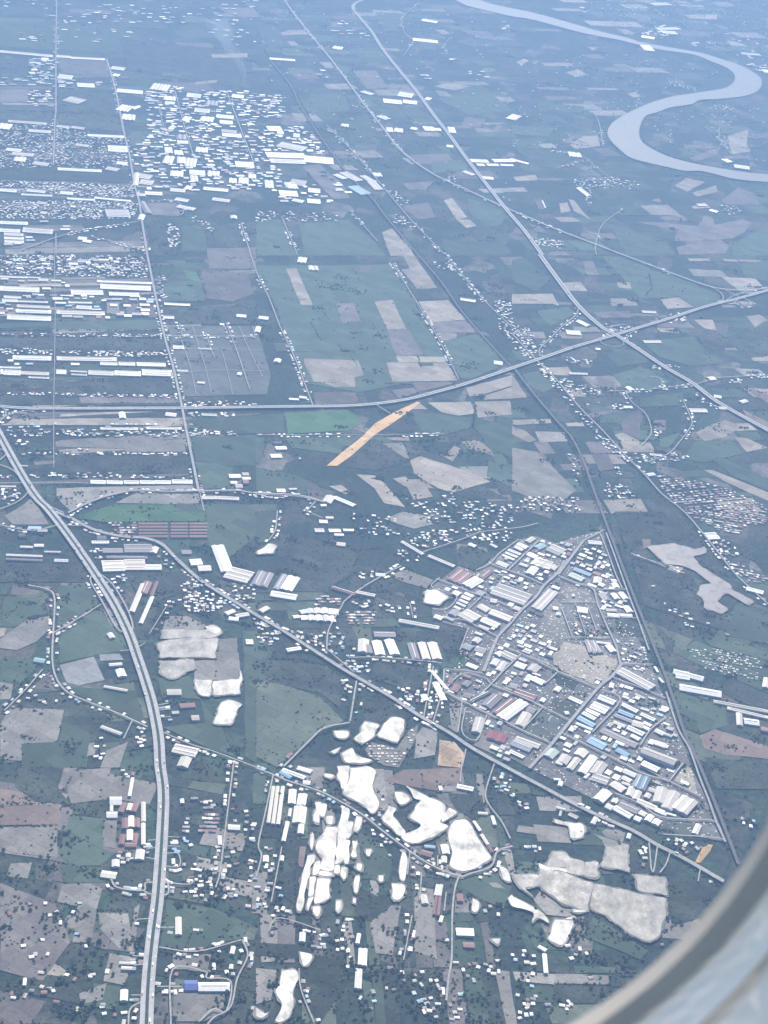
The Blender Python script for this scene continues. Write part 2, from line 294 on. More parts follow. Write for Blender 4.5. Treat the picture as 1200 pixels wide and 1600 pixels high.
# ---- survey of the place: ground plan read off as map points -----------------
# T = map sheet origin and scale, Z = where (for labels), D = street direction,
# R road, E expressway, F field, P pond, B/Q building, C built-up patch, L trees
PLAN = r"""
T 0 0 3
D 0,640 283,641
X 480 55 ddgmmadg .8 0,280 500,290 610,780 660,1040 690,1200 0,1200
X 260 150 ddggmd .6 0,0 1200,0 1200,400 700,420 500,270 0,230
Z in the built-up blocks along the long straight road
R 10 500,280 540,420 580,620 600,700 615,780 630,870 650,940 665,1040 690,1200
R 8 265,0 262,240 262,510 258,560 250,780
R 7 820,430 860,580 905,730
R 7 1065,440 1110,560 1190,770
R 7 100,1175 340,1095 550,1060 660,1040
R 5 430,1115 690,1175
R 5 262,1100 262,1200
R 5 690,945 830,950 850,1012 710,1010
R 5 740,500 770,600
L 12 0,515 280,528 560,545
F m 270,270 505,280 520,365 340,350 290,340
F d 0,275 130,280 130,360 0,360
F m 0,420 130,420 135,480 0,480
F g 615,620 665,615 672,670 640,690 608,675
F g 855,1060 960,1060 975,1180 850,1180
F m 970,1165 1200,1160 1200,1260 980,1260
F m 690,950 830,952 848,1010 710,1008
F d 270,430 560,440 575,540 270,520
F d 0,530 590,560 580,620 270,580 0,560
F d 0,800 620,800 640,860 0,840
F g 680,640 1020,640 1000,690 680,690
F d 690,1040 800,1040 830,1200 700,1200
F d 960,1060 1200,1040 1200,1160 975,1160
F g 0,100 600,120 700,230 500,250 0,220
F d 560,180 1000,230 1180,300 1180,420 900,380 600,330
F g 760,340 850,345 850,360 760,358
F p 990,255 1160,250 1160,270 995,272
F p 920,385 1020,375 1010,392 915,395
B c 0 235 250 258 10; c 265 258 330 262 10; c 330 266 490 274 8; w 280 348 345 355 20; w 360 388 440 392 18; w 550 415 670 425 16; c 335 452 410 468 28
B c 570 490 630 500 30; w 575 535 635 540 25; w 640 495 662 500 20; w 0 578 60 585 25; c 40 562 220 575 10; c 135 605 240 612 12; w 410 628 580 636 10
B c 270 585 330 592 10; c 340 590 400 598 10; c 360 672 420 680 10; w 505 680 595 685 28; w 35 692 105 700 14; c 60 712 160 720 14; c 70 735 125 740 20; c 165 755 235 765 16
B w 270 785 475 795 12; c 510 780 565 790 16; w 550 755 600 760 14; w 0 882 80 888 14; c 100 905 245 912 10; w 130 885 215 893 12; w 285 895 345 900 14; w 315 925 445 932 9; w 445 922 615 938 8
B c 180 942 225 948 12; c 195 990 225 994 12; w 335 962 360 966 8; w 0 1035 130 1040 14; w 0 1070 95 1075 16; c 110 1065 250 1075 22; c 20 1090 110 1095 12; c 20 1108 112 1112 12; c 22 1124 112 1128 12
B w 370 1108 410 1112 14; w 395 1122 435 1128 12; g 490 980 600 982 35; m 650 945 680 945 55; w 655 1005 682 1008 25
B w 770 690 805 692 26; w 815 705 855 707 20; c 775 730 820 735 36; w 830 735 870 738 30; c 875 740 925 745 40; w 888 795 960 800 22; c 890 822 925 824 28; w 800 800 860 805 25; w 920 690 975 695 22
B w 1100 755 1185 760 26; w 1040 622 1130 628 16; w 1015 535 1095 542 16; w 1030 562 1090 567 16; w 945 545 1005 552 22; w 865 545 900 550 22; w 975 800 1030 805 22; w 1075 835 1110 838 22; w 1120 832 1165 836 28; w 1165 815 1200 818 20
B c 630 810 655 812 60; c 660 812 720 822 22; c 665 840 725 848 22; w 680 895 760 900 16; c 640 905 680 907 12; w 770 450 825 455 18; w 775 474 820 478 12; c 720 390 800 400 30; w 530 310 590 318 14; w 535 345 565 350 12
B w 880 435 945 442 18; m 970 470 1025 476 22; w 1090 440 1145 446 16; c 915 505 985 512 18; m 1040 605 1110 612 12; m 830 630 875 634 22; w 830 657 880 660 14; c 800 880 870 886 16; w 875 870 905 875 18; w 955 875 1070 885 14; w 830 925 890 935 14; w 840 960 920 975 14; c 1000 925 1080 935 14; c 1080 1010 1110 1012 14
C i 0.7 690,430 850,405 870,430 1200,430 1200,890 950,900 640,890 625,780 620,690 700,640 690,500
C i 0.7 135,275 250,275 250,400 135,400
C i 0.6 135,425 245,425 245,510 140,510
C i 0.35 0,365 130,370 130,410 0,410
C i 0.35 275,375 530,370 535,420 275,415
C h 0.5 0,585 240,590 240,790 0,790
C h 0.5 265,590 600,660 610,790 265,790
C h 0.55 0,850 630,870 640,930 0,905
C h 0.5 0,940 640,950 650,1030 0,1030
C i 0.35 0,1035 320,1045 320,1120 0,1160
C h 0.4 780,1050 830,1050 850,1160 790,1160
C i 0.10 200,20 870,30 870,110 250,110
C i 0.10 100,140 640,140 640,200 60,200
C i 0.12 0,0 230,0 230,30 0,60
C i 0.07 870,0 1200,0 1200,220 870,200
C h 0.2 900,1010 1000,1050 1000,1100 900,1040
T 400 0 3
X 190 130 dggmdda .45 0,0 1200,0 1200,1000 950,1000 600,620 420,840 100,380
Z on the plain beside the two converging highways
R 14 130,0 180,70 250,160 350,280 440,400 520,510 600,610 660,690 740,760 830,820 900,855 1000,900 1150,970 1280,1025 1360,1060 1460,1100 1580,1145 1720,1200
E 10 4 510,0 465,20 455,45 480,80 540,150 590,230 660,320 750,430 830,540 900,630 980,740 1080,870 1150,960 1200,1020 1260,1090 1340,1200
K 9 70,290 160,400 210,500 320,670 440,830 550,940 600,1010 700,1130 760,1200
R 6 330,590 430,690 520,790 620,910 740,1050 880,1195
R 6 760,20 690,80 680,110 700,160 735,195 690,265
R 5 910,180 880,220 900,260
R 5 120,1020 195,1200
R 5 440,990 570,1135
L 14 40,240 160,400 320,665 430,830 540,940 690,1130
F p 90,155 200,140 220,160 130,168
F p 520,350 570,360 600,405 560,400
F p 830,405 900,390 1010,405 930,425
F g 560,510 760,500 800,560 620,545
F g 250,440 420,450 440,520 260,540
F g 410,555 520,540 580,640 470,650
F m 690,730 900,720 930,755 780,770
F m 690,860 830,850 800,890 710,890
F g 820,760 960,750 1000,800 830,815
F m 690,965 810,950 840,1020 760,1030
F d 810,950 870,940 930,1010 880,1040
F p 880,940 920,930 990,1020 940,1030
F p 940,1030 1000,1030 1035,1060 985,1070
F g 990,930 1100,960 1170,1020 1130,1090 1000,1000
F g 0,1040 120,1030 170,1130 190,1200 0,1200
F g 200,1050 430,1030 560,1140 610,1200 230,1200
F p 590,1090 640,1070 720,1150 740,1200 630,1200
F m 215,780 300,770 420,880 440,930 360,935
F d 100,775 210,775 250,830 130,850
F m 980,550 1080,560 1050,600 960,590
F g 870,1120 1000,1130 1180,1150 1200,1200 900,1200
F m 450,330 560,330 620,410 520,420
F d 620,640 700,700 680,740 560,700
F g 840,460 1100,440 1200,520 1000,540
F g 0,120 90,120 160,210 60,240
F g 560,60 660,60 670,140 600,150
F m 150,330 270,330 300,370 190,375
F g 350,290 450,320 430,345 370,330
F d 1000,1080 1180,1050 1190,1130 1040,1130
B w 62 270 180 278 8; w 365 215 410 222 14; w 735 178 850 190 12; w 785 88 855 100 10; c 595 462 680 470 18; c 690 466 755 474 16; c 675 430 740 440 20; w 510 425 560 440 12; w 800 455 825 460 14
B w 563 545 590 540 26; w 612 545 628 560 20; w 610 597 640 600 20; w 650 600 690 605 18; w 730 595 760 600 10; w 780 592 830 595 20; w 830 600 865 603 12; w 897 595 930 598 26; w 895 678 925 682 10
B c 1000 745 1080 748 14; c 1100 745 1200 745 14; w 1030 766 1065 767 10; w 1075 766 1130 767 10; c 1140 768 1200 770 8; c 1060 825 1110 830 12; c 965 805 985 800 30; w 545 810 585 812 16; w 400 580 435 584 12; c 485 825 515 822 36; c 520 850 560 850 40
B c 40 712 220 718 24; w 225 728 360 740 30; g 60 742 222 748 20; w 45 590 110 592 22; c 125 665 245 690 26; w 175 625 205 628 18; w 100 615 130 618 12; w 360 820 385 815 30; c 390 810 430 805 50; t 430 875 480 870 45
B w 130 855 185 857 28; c 105 890 190 895 26; m 170 838 240 848 26; w 245 880 300 885 20; w 40 845 80 848 35; w 180 930 230 940 14; w 240 930 300 935 20
C i 0.7 0,440 120,450 130,560 0,560
C i 0.7 0,590 250,600 300,690 360,770 0,770
C i 0.7 0,780 100,780 140,850 250,850 340,930 360,960 130,950 100,900 0,880
C i 0.4 340,800 420,860 470,930 380,900
C h 0.2 0,990 380,1000 380,1040 0,1040
C h 0.2 310,590 350,590 540,790 500,800
C h 0.4 610,890 680,900 740,960 680,970
C h 0.25 650,1000 740,1040 730,1070 640,1060
C i 0.1 400,100 560,100 560,180 350,160
C i 0.15 270,330 380,340 380,370 160,360
C i 0.2 780,350 830,340 830,390 790,390
C i 0.2 880,270 950,280 950,300 900,300
C i 0.2 1000,330 1120,345 1100,370 1000,350
C i 0.2 1150,100 1200,90 1200,150 1160,150
C h 0.4 900,820 960,830 960,860 880,850
C h 0.012 0,0 1200,80 1200,1000 800,700 500,700 0,380
T 800 0 3
X 180 120 dgmdgdda .45 0,100 450,200 900,310 420,640 560,780 1200,890 1200,1200 100,1200 0,1000
X 160 110 ddgmg .4 630,540 1200,480 1200,800 900,760 640,660
X 180 120 ddgmp .4 100,0 1200,0 1200,300 900,230 400,140
Z on the river plain
V 0,42 110,65 220,95 340,130 430,155 540,180 600,200 680,215 780,232 890,252 980,280 1070,310 1150,355 1170,385 1160,420 1120,445 1060,458 960,468 880,472 840,492 740,508 680,530 630,545 605,580 595,630 610,670 660,705 740,740 830,765 930,785 1020,800 1100,812 1200,822 1400,840 1400,885 1200,858 1100,850 1020,838 950,820 880,805 810,805 740,790 650,770 560,745 510,710 460,660 447,620 470,580 520,545 590,510 650,485 740,458 820,445 920,430 1000,415 1040,385 1040,350 1000,318 930,290 860,262 780,248 690,235 580,210 500,190 400,172 300,150 190,120 80,92 0,80 -110,55 -210,30 -275,0 -400,-40 -400,-60 -200,-15 -120,15
R 6 385,530 410,590 425,690
R 5 180,712 265,715 330,735 420,810 470,840
R 5 330,755 200,795
R 5 520,985 450,1030 410,1080 390,1160 395,1200
R 5 970,600 975,660 1030,730
R 5 670,45 720,80 780,100 860,160
L 10 0,95 190,130 400,182 580,220 780,258 930,300 1030,360
L 10 440,650 510,722 650,782 810,815 950,832 1200,870
L 10 612,665 740,735 930,780 1200,815
L 10 690,505 850,485 960,462
F p 250,340 310,325 350,350 300,362
F p 20,290 60,275 80,285 40,308
F p 90,290 130,285 110,303
F p 540,440 580,432 605,452 570,460
F g 0,650 170,660 120,680 0,690
F p 270,680 330,640 400,635 415,685 300,700
F p 5,830 110,820 120,845 20,850
F g 700,625 745,595 750,640
F m 830,740 980,685 960,730 860,758
F p 1010,640 1110,605 1100,680 1120,710 1030,725
F p 760,870 820,835 905,855 820,900
F p 845,905 955,870 965,900 870,922
F p 220,955 260,950 275,990 230,1000
F p 265,935 290,940 330,990 370,1030 290,990
F m 100,935 140,935 165,980 130,985
F p 840,970 900,950 930,975 850,980
F p 650,940 690,930 700,950
F m 580,1040 700,1045 870,1060 900,1010 940,1020 950,1055 1080,1030 1120,1045 1090,1090 1030,1120 940,1125 860,1130 760,1130 770,1080
F m 770,1160 900,1130 1020,1150 1000,1190 780,1195
F m 980,940 1060,880 1140,910 1160,960 1000,960
F g 450,1050 720,1130 770,1200 540,1200
F m 80,1050 130,1060 170,1095 110,1090
F g 1030,1200 1040,1140 1200,1060 1200,1200
F g 110,480 340,500 330,530 130,520
F g 0,590 200,600 170,640 0,630
F g 180,720 260,720 220,790 130,780
F d 640,560 720,570 700,620 640,610
F g 1130,500 1200,510 1200,580 1110,560
F p 810,70 960,70 960,92 830,88
F g 500,960 590,970 570,985 490,980
F p 350,220 410,222 380,238
B w 600 210 650 215 24; w 0 535 45 545 26; w 262 712 320 718 20; w 665 130 770 128 10; w 610 165 670 175 10; w 690 142 760 147 12; c 640 15 720 12 12; c 0 742 85 765 8; w 860 955 905 955 10; w 935 980 970 990 10; w 145 940 160 975 14; c 300 880 325 880 40
B c 1070 245 1155 252 8; w 1170 325 1200 328 14; w 1010 745 1040 760 16; w 1040 770 1110 780 14
C i 0.25 270,45 360,30 360,60 280,60
C i 0.3 600,150 720,120 800,150 760,170 620,185
C i 0.25 840,200 960,200 1030,215 850,215
C i 0.2 1050,240 1160,240 1160,280 1060,270
C h 0.5 730,380 860,410 860,430 740,400
C h 0.5 560,480 620,480 600,505 560,500
C h 0.35 930,480 1040,500 1030,530 950,510
C h 0.4 280,840 470,830 600,860 600,890 300,880
C h 0.35 320,870 370,880 370,980 350,970
C h 0.5 100,1120 240,1130 245,1170 110,1150
C h 0.4 970,960 1070,970 1080,1000 1000,1010
C i 0.15 1000,160 1160,170 1160,215 1010,190
C i 0.3 1100,300 1200,310 1200,350 1120,330
C h 0.05 300,-40 1200,-40 1200,310 900,230 500,150
C h 0.02 0,300 500,240 1000,330 600,470 300,700 0,700
C h 0.03 640,520 1200,480 1200,800 700,690
T 0 400 3
X 480 38 dddgmmadgp .85 0,0 690,0 860,760 920,1080 0,1060
X 130 70 gggdm .6 700,0 1200,0 1200,330 780,330
Z beside the long straight road
D 0,720 850,720
R 10 690,0 720,150 745,270 775,400 810,520 850,700 870,810 905,980 930,1105
R 5 935,1110 955,1200
R 6 785,380 1000,382 1200,383
E 8.5 4 -60,708 0,712 200,722 850,720 1200,715 1470,712 1700,705 1900,680 2060,640 2200,600 2400,532 2540,485 2700,430 2870,380 3000,340 3150,295 3300,245 3460,205 3640,155
R 6 0,712 25,730 25,755 0,780 -30,790
R 6 -30,790 0,770 60,745 140,730 220,727
R 5 0,800 430,797 850,800
E 12 8 -60,740 0,850 60,960 130,1080 180,1150 230,1200 330,1330 440,1490 530,1630 600,1770 640,1880 680,2000 710,2100 735,2220 745,2300 750,2400 765,2520 760,2700 740,3000 715,3200 695,3400 685,3620
R 6 -20,905 20,920 25,940 0,962
R 6 0,985 60,1010 100,1060 150,1140 230,1180 300,1210
R 6 -20,1200 80,1160 130,1115 125,1085
R 5 0,1072 250,1068 420,1072
R 9 320,1210 420,1160 520,1125 640,1105 780,1110 930,1108 1100,1105 1200,1118 1400,1128 1540,1165
R 5 1060,320 1110,450 1140,540 1170,630
R 4 840,320 858,390
R 3 900,335 935,440 965,540 990,650
R 3 1120,335 1170,450 1230,570
R 3 840,440 900,440 1230,445
R 3 835,555 1000,540 1240,545
R 3 850,400 890,520 920,655
R 3 1040,450 1065,545 1090,655
R 4 1185,335 1195,385
R 4 965,365 985,430 1005,480
R 3 255,0 258,300 252,700 252,1000
L 10 0,350 760,350
L 9 0,375 780,385
F g 760,130 940,110 960,210 770,215
F t 855,65 920,75 940,120 880,110
F m 940,60 1160,80 1190,180 1090,215 970,200
F x 790,330 1200,330 1270,560 1250,650 860,660 830,560 800,430
F d 850,240 1200,230 1200,320 790,320
F g 890,850 1200,840 1240,850 1230,950 1200,985 1020,990 1010,975 915,960
F g 915,965 1015,975 1090,1000 1080,1090 940,1095
F g 900,760 1330,740 1330,830 930,840
F a 265,1090 900,1075 915,1100 650,1095 500,1130 330,1195 290,1160 265,1130
F t 440,1195 540,1165 810,1165 830,1200 820,1245 480,1250 390,1230
F a 640,1112 930,1115 940,1160 820,1165 540,1160
F p 60,765 860,760 860,792 20,795
F d 0,385 770,390 785,450 0,430
F g 240,310 740,300 755,345 240,345
F d 0,585 810,595 840,700 0,700
F a 260,870 860,865 870,920 590,920 580,905 260,895
F d 260,940 890,930 900,1020 260,1020
F a 120,1160 150,1130 230,1260 60,1260 20,1220
F p 500,220 560,220 560,275 500,270
F m 590,225 650,225 650,275 595,275
F m 655,220 715,220 735,295 660,280
F m 415,285 495,285 495,315 420,310
F g 820,1200 830,1160 950,1165 1300,1165 1280,1280 1200,1310 1050,1440 980,1360 965,1250
F m 370,660 840,665 840,690 380,690
B w 0 140 185 148 22; c 455 112 710 122 10; w 470 130 705 140 22; w 330 158 480 160 22; w 510 168 650 172 16; w 20 185 100 190 10; w 10 200 80 202 14; w 80 207 225 212 8; c 80 227 235 234 12; w 75 248 240 254 16; w 35 274 240 282 22
B c 265 252 490 260 18; c 320 212 430 215 8; w 360 230 430 234 16; w 60 465 240 470 20; c 265 470 545 475 18; w 470 496 550 499 14; w 555 496 632 498 16; w 640 498 775 502 16
B w 0 517 98 519 8; w 0 532 15 532 22; w 22 532 98 535 24; c 100 540 230 545 14; w 135 564 230 568 7; w 265 532 312 534 20; c 330 536 408 540 6; w 335 550 408 554 7; c 415 535 533 540 20; w 537 536 660 541 22; w 665 530 798 535 28
B w 425 1050 495 1052 16; w 500 1052 575 1054 15; w 580 1052 650 1053 15; w 655 1052 725 1053 15; w 728 1052 800 1053 15; w 805 1048 900 1049 18
B c 0 1076 75 1077 6; c 470 803 645 805 10; c 685 801 850 803 10; w 555 732 585 732 28; c 780 732 830 738 16; w 0 92 130 96 8; w 135 96 190 99 6; w 770 218 890 224 10; w 765 280 815 282 12; w 1110 272 1155 276 12
B w 1030 315 1050 316 8; w 810 418 862 420 16; c 928 430 990 432 6; w 1115 545 1135 548 12; c 830 532 880 534 8; c 925 588 960 590 8; c 945 737 1015 740 10; w 85 860 100 862 12; c 95 980 130 981 5; c 945 1125 1015 1125 14; c 1020 1125 1120 1130 14
C i 0.6 1085,1000 1160,1005 1150,1100 1075,1100
C h 0.5 0,0 700,0 715,75 700,105 0,90
C i 0.7 430,10 550,10 560,70 480,60
C h 0.6 0,435 780,455 790,480 0,462
C h 0.5 0,365 780,370 780,384 0,378
C i 0.6 0,485 800,490 805,515 0,512
C h 0.6 0,640 840,655 840,670 0,655
C h 0.6 0,925 890,925 890,938 0,935
C i 0.5 0,20 700,15 715,80 0,70
C i 0.55 0,180 720,190 735,290 0,300
C h 0.55 0,1035 900,1030 900,1046 0,1044
C h 0.25 850,675 1200,690 1200,708 850,712
C h 0.5 0,815 860,815 860,850 0,850
C h 0.5 60,870 130,870 130,920 70,920
C h 0.25 260,905 420,905 420,920 300,920
C h 0.5 860,735 1110,735 1110,755 870,757
C h 0.5 880,810 1140,830 1140,845 890,845
C h 0.5 0,1085 110,1090 100,1150 0,1150
C h 0.25 70,1020 530,1020 530,1040 70,1035
C i 0.3 0,100 320,105 320,250 0,290
C i 0.3 200,130 500,190 490,250 260,250
C h 0.4 740,90 770,90 780,200 750,200
T 400 400 3
X 110 70 dgampdg .55 500,860 1200,700 1200,1150 480,1040
X 120 160 ggggd .8 30,60 640,50 900,560 240,600
Z among the paddy fields
R 6 -70,-150 0,75 60,200 110,330 180,480 230,610 265,705
R 5 640,40 740,200 830,350 890,460 950,585
R 5 890,0 980,110 1060,205 1200,340
K 9 760,0 870,130 960,260 1080,400 1190,520
R 5 565,705 630,745
R 4 0,845 520,845 880,840
R 5 0,1125 200,1135 340,1165
R 5 240,1200 280,1155
L 16 0,840 300,838 520,838
L 16 720,1020 850,1092 920,1112
L 14 1030,700 1015,800 900,840
F g 20,50 650,40 760,220 940,590 740,590 480,640 240,600 120,330
F p 140,60 190,60 265,230 210,230
F m 375,225 455,220 495,305 405,315
F p 555,215 640,208 705,345 615,345
F m 615,345 715,345 785,465 655,470
F p 655,470 890,475 900,500 670,500
F p 610,500 900,505 945,585 640,590
F g 755,500 830,500 830,517 765,517
F m 730,595 900,590 930,600 760,640
F m 630,630 740,620 760,640 670,670
F p 225,482 480,492 505,560 460,570 465,615 370,615 300,590 270,590 225,500
F p 690,0 740,0 850,150 760,160 680,65 720,60
F m 480,45 545,45 540,70 490,78
F p 760,215 900,208 985,300 820,312
F m 820,312 985,303 1045,360 845,362
F p 845,362 940,365 940,400 865,398
F g 870,400 1045,365 1180,510 1000,580 950,570
F d 725,155 850,155 900,205 755,210
F p 985,620 1200,560 1200,610 1050,655 1000,660
F p 1060,660 1200,615 1200,670 1070,675
F p 805,688 1005,685 1025,740 950,750 870,735
F p 720,720 770,695 805,720
F p 1025,685 1190,680 1200,745 1040,760
F g 690,730 860,740 1010,760 1000,810 880,840 720,830
F d 620,790 720,750 790,830 600,850
F t 130,735 430,725 500,780 440,820 150,835
F g 130,850 480,850 400,930 170,900
F g 0,850 40,855 30,950 0,980
F g 0,990 180,1030 250,1060 230,1120 0,1100
F p 720,960 770,940 900,980 1050,1035 1100,1060 920,1110 850,1090 740,1020
F p 470,1025 555,1030 605,1070 700,1180 600,1160 555,1090
F p 640,1045 700,1035 750,1085 800,1085 830,1130 740,1145 710,1090
F p 640,930 690,905 720,950 660,945
F p 955,870 1040,865 1100,910 1120,940 1000,905
F p 880,940 930,890 960,905 920,965
F w 520,970 580,970 575,988 530,990
F p 1140,815 1200,800 1240,830 1180,840
F n 605,855 715,848 720,868 640,865
F g 1020,800 1200,760 1200,950 1090,900
F g 1090,960 1200,1000 1200,1090 1080,1030
F d 920,1112 1050,1075 1180,1140 1000,1140
F d 400,900 560,860 720,960 560,1010 420,990
F m 270,640 470,640 480,690 280,700
F o 330,985 400,925 500,845 560,785 640,738 755,684 770,690 690,750 610,805 545,850 450,935 380,985
F p 340,1080 400,1075 440,1105 420,1120
B w 200 5 240 10 24; c 245 45 290 48 20; w 375 1125 470 1165 16; c 330 1120 372 1130 36; w 0 330 25 333 26; w 15 280 60 285 14; c 90 480 120 485 16; w 1115 490 1155 495 16; c 960 195 1030 205 12; w 155 665 200 668 8; w 205 655 240 660 10
C i 0.7 75,865 140,860 140,940 80,945
C i 0.3 100,1090 300,1080 320,1190 210,1200
C h 0.45 880,1100 960,1140 960,1170 860,1150
C h 0.5 970,1150 1200,1170 1200,1200 980,1200
C h 0.5 1110,210 1200,220 1200,400 1150,370
C h 0.4 820,30 910,30 940,75 850,60
C h 0.2 330,830 500,835 480,845 330,845
C h 0.1 160,920 280,960 270,980 160,940
C h 0.2 700,1130 960,1170 960,1200 700,1200
T 800 400 3
X 130 85 ddgmagpd .5 0,0 1200,0 1200,1200 0,1200
Z beside the cloverleaf and the village road
D 450,640 740,620
E 10.5 5 130,0 210,110 310,240 420,340 500,385 600,450 720,530 840,600 960,690 1100,770 1200,825 1330,900
R 6 310,240 300,280 240,330 180,390 130,440 130,475
R 5 455,350 480,365 515,362 525,345 500,333 470,337 452,352
R 5 440,340 520,326 560,338 572,355 545,372
R 5 455,385 415,400 430,420 480,430 520,422 518,405 495,390
R 5 415,355 440,368 440,385
R 5 545,378 540,395 560,420 600,443
R 12 500,-8 640,45 800,105 900,140 990,160 1100,165 1200,155
R 6 930,150 970,170 990,200 975,222
R 6 1000,165 1060,195 1110,215 1115,235 1080,240 1040,225 1060,210
R 5 1100,170 1030,195 990,225
R 5 450,640 600,635 740,620 860,605 980,575 1200,565
R 5 530,640 560,690 620,740 645,790 650,840 610,890
R 5 800,680 835,760 840,800 790,870 735,930 640,970
R 4 700,625 695,580 640,570
R 7 0,370 120,500 220,600 320,720 420,820 520,930 620,1030 700,1120 800,1200 880,1290 960,1390 1040,1490 1100,1550 1200,1640
K 10 0,520 100,650 210,780 280,860 330,960 370,1070 410,1180 470,1340 530,1500 580,1630 640,1780 700,1930 760,2100 810,2250 880,2400 960,2600 1060,2860
L 10 0,530 100,665 210,795 265,870 315,970 355,1080
L 12 640,85 655,150 625,190
L 14 700,200 780,192
F p 0,180 190,178 220,235 190,225 0,225
F g 420,0 520,10 700,80 850,130 980,190 960,220 850,245 700,200 600,200 540,130
F m 330,25 380,25 410,90 350,90
F p 490,125 550,125 560,155 500,150
F p 695,205 780,195 850,240 730,250
F m 380,265 550,258 570,288 410,292
F m 330,370 420,360 440,380 330,400
F g 440,460 560,440 640,500 500,520
F g 470,560 600,520 740,590 700,620 540,635
F m 390,570 460,560 510,630 430,640
F g 600,400 850,380 900,440 1000,500 850,520 700,480
F p 850,300 940,300 960,350 900,340
F p 1100,285 1160,275 1195,300 1140,335
F g 690,650 800,640 810,700 600,710 600,670
F m 510,790 540,755 600,750 600,860 520,835
F p 480,840 520,830 600,870 590,895 520,880
F m 370,930 450,930 480,1000 410,1010
F p 860,830 940,790 1000,770 1080,800 1000,850 900,870
F p 1040,850 1100,855 1200,900 1100,920
F n 1080,720 1200,780 1200,830 1110,770
F n 1120,620 1200,650 1200,690 1120,645
F g 860,870 1030,860 1080,930 900,970 800,950
F p 900,1005 940,1005 1200,1110 1200,1150 1000,1060
F g 940,960 1000,950 1200,1050 1200,1100 1050,1040
F g 30,560 120,540 210,610 150,640 60,600
F p 0,560 25,590 70,665 0,670
F p 0,770 180,765 185,785 0,795
F p 0,800 60,820 115,865 80,875 0,840
F p 250,785 330,780 340,800 260,800
F m 340,750 460,700 500,730 380,760
F a 0,900 120,920 300,1100 200,1180 0,1100
F g 110,260 260,240 300,270 180,330
F g 330,690 470,720 380,740
F d 1000,380 1200,330 1200,470 1100,480
F g 0,20 60,10 180,110 120,170 0,120
F g 1090,100 1200,120 1200,20 1070,40
F m 660,770 720,770 720,820 670,820
F g 690,860 790,830 740,900 690,900
B w 320 300 370 325 16; w 250 345 315 350 20; w 390 430 412 432 8; c 605 255 670 258 10; c 610 395 690 395 12; w 265 545 350 548 8; w 520 702 560 703 10; w 530 615 555 612 20; c 825 715 905 716 16; w 910 568 940 565 16; w 1060 680 1090 672 16; w 945 650 980 655 12; c 965 705 1005 708 12; w 625 1020 660 1015 14; w 645 925 700 930 8
C h 0.45 200,560 310,600 420,630 410,660 280,640 330,690 430,690 340,700
C h 0.45 250,480 380,490 380,510 260,510
C h 0.5 0,320 90,340 120,460 60,480 0,420
C h 0.5 740,270 830,275 800,320 730,320
C h 0.25 430,320 600,325 590,340 450,335
C h 0.5 650,510 780,515 780,535 650,535
C h 0.35 860,630 920,640 1000,700 960,720 860,680
C h 0.5 1010,580 1080,580 1080,600 1020,600
C h 0.5 460,690 560,690 570,720 470,720
C h 0.5 640,810 700,830 690,860 650,850
C h 0.5 400,820 520,900 560,960 480,940 380,850
C h 0.35 520,930 760,920 840,940 800,960 560,980
C r 0.6 660,1030 780,1040 1000,1090 1200,1180 1200,1200 780,1200
C h 0.35 250,920 310,960 320,1080 300,1100 280,1000
C h 0.4 430,1060 540,1080 580,1130 440,1150
C h 0.35 60,1130 300,1130 340,1200 0,1200
C h 0.35 150,530 330,730 480,880 440,880 300,740 130,540
C h 0.5 480,980 510,985 510,1040 480,1050
T 0 800 3
X 110 70 ddgeam .55 0,330 430,330 620,620 680,1020 700,1200 0,1200
Z beside the expressway and the curving link road
D 650,60 970,60
R 14 270,10 340,40 440,90 560,120 680,130 760,160 830,230 930,320 1020,380 1120,440 1200,490 1320,560 1460,650 1600,740 1720,810 1840,880 1960,960 2100,1040 2220,1120 2400,1220 2530,1290 2660,1360 2800,1430 2960,1500 3080,1570 3200,1630 3390,1740
R 6 440,292 425,315 430,345 480,430 540,540 575,570 605,568 622,545 595,460 530,350 470,300 440,292
R 6 -20,62 100,90 180,92 270,70 380,72
R 7 130,350 220,370 255,410 250,560 245,700 265,790 320,855 420,900 560,955 690,1015
R 6 250,575 360,510 475,440
R 5 20,940 120,840 200,745
R 5 620,985 580,1070
R 5 760,1040 900,1100 1000,1130 1200,1205
R 4 560,660 610,655
R 4 730,915 790,905
R 4 735,940 800,932
R 4 740,972 800,968
R 4 700,580 780,450
R 4 640,645 680,622
L 14 360,30 480,52 640,48 960,48
L 16 20,500 90,440 180,430
L 14 10,950 60,880 130,830 200,740
F t 360,30 420,0 960,0 965,45 480,50
F a 0,600 120,510 230,490 245,540 170,610 80,650 0,640
F g 20,400 180,400 200,450 80,540 0,540
F m 60,345 190,370 170,390 50,390
F p 0,545 30,545 20,580 0,590
F g 270,350 420,330 465,435 270,540
F g 280,570 470,455 545,570 590,650 460,670 280,710
F k 280,720 440,680 490,790 370,815 310,800
F k 465,670 560,665 580,695 470,700
F g 300,820 640,840 680,1000 560,940 330,850
F m 150,830 230,750 280,820 260,840
F a 50,920 300,930 270,1070 100,1170 0,1160 0,1000 40,930
F g 0,690 160,690 180,730 50,850 0,900
F a 0,800 60,810 50,880 0,880
F g 0,340 50,350 30,390 0,390
F d 580,290 880,280 850,380 740,420 640,380
F d 620,420 740,430 700,600 640,600
F a 780,490 880,490 980,540 960,560 760,560
F a 910,700 1010,690 1015,790 910,785
F a 1020,600 1110,590 1130,800 1010,790
F g 740,780 890,770 940,880 760,870
F g 760,1010 960,990 940,880 1040,1010 1100,1150 980,1110
F g 1140,560 1200,560 1280,640 1200,1180 1150,1150
F a 400,1120 420,1110 400,1200 380,1200
F a 500,1120 600,1080 560,1200 470,1200
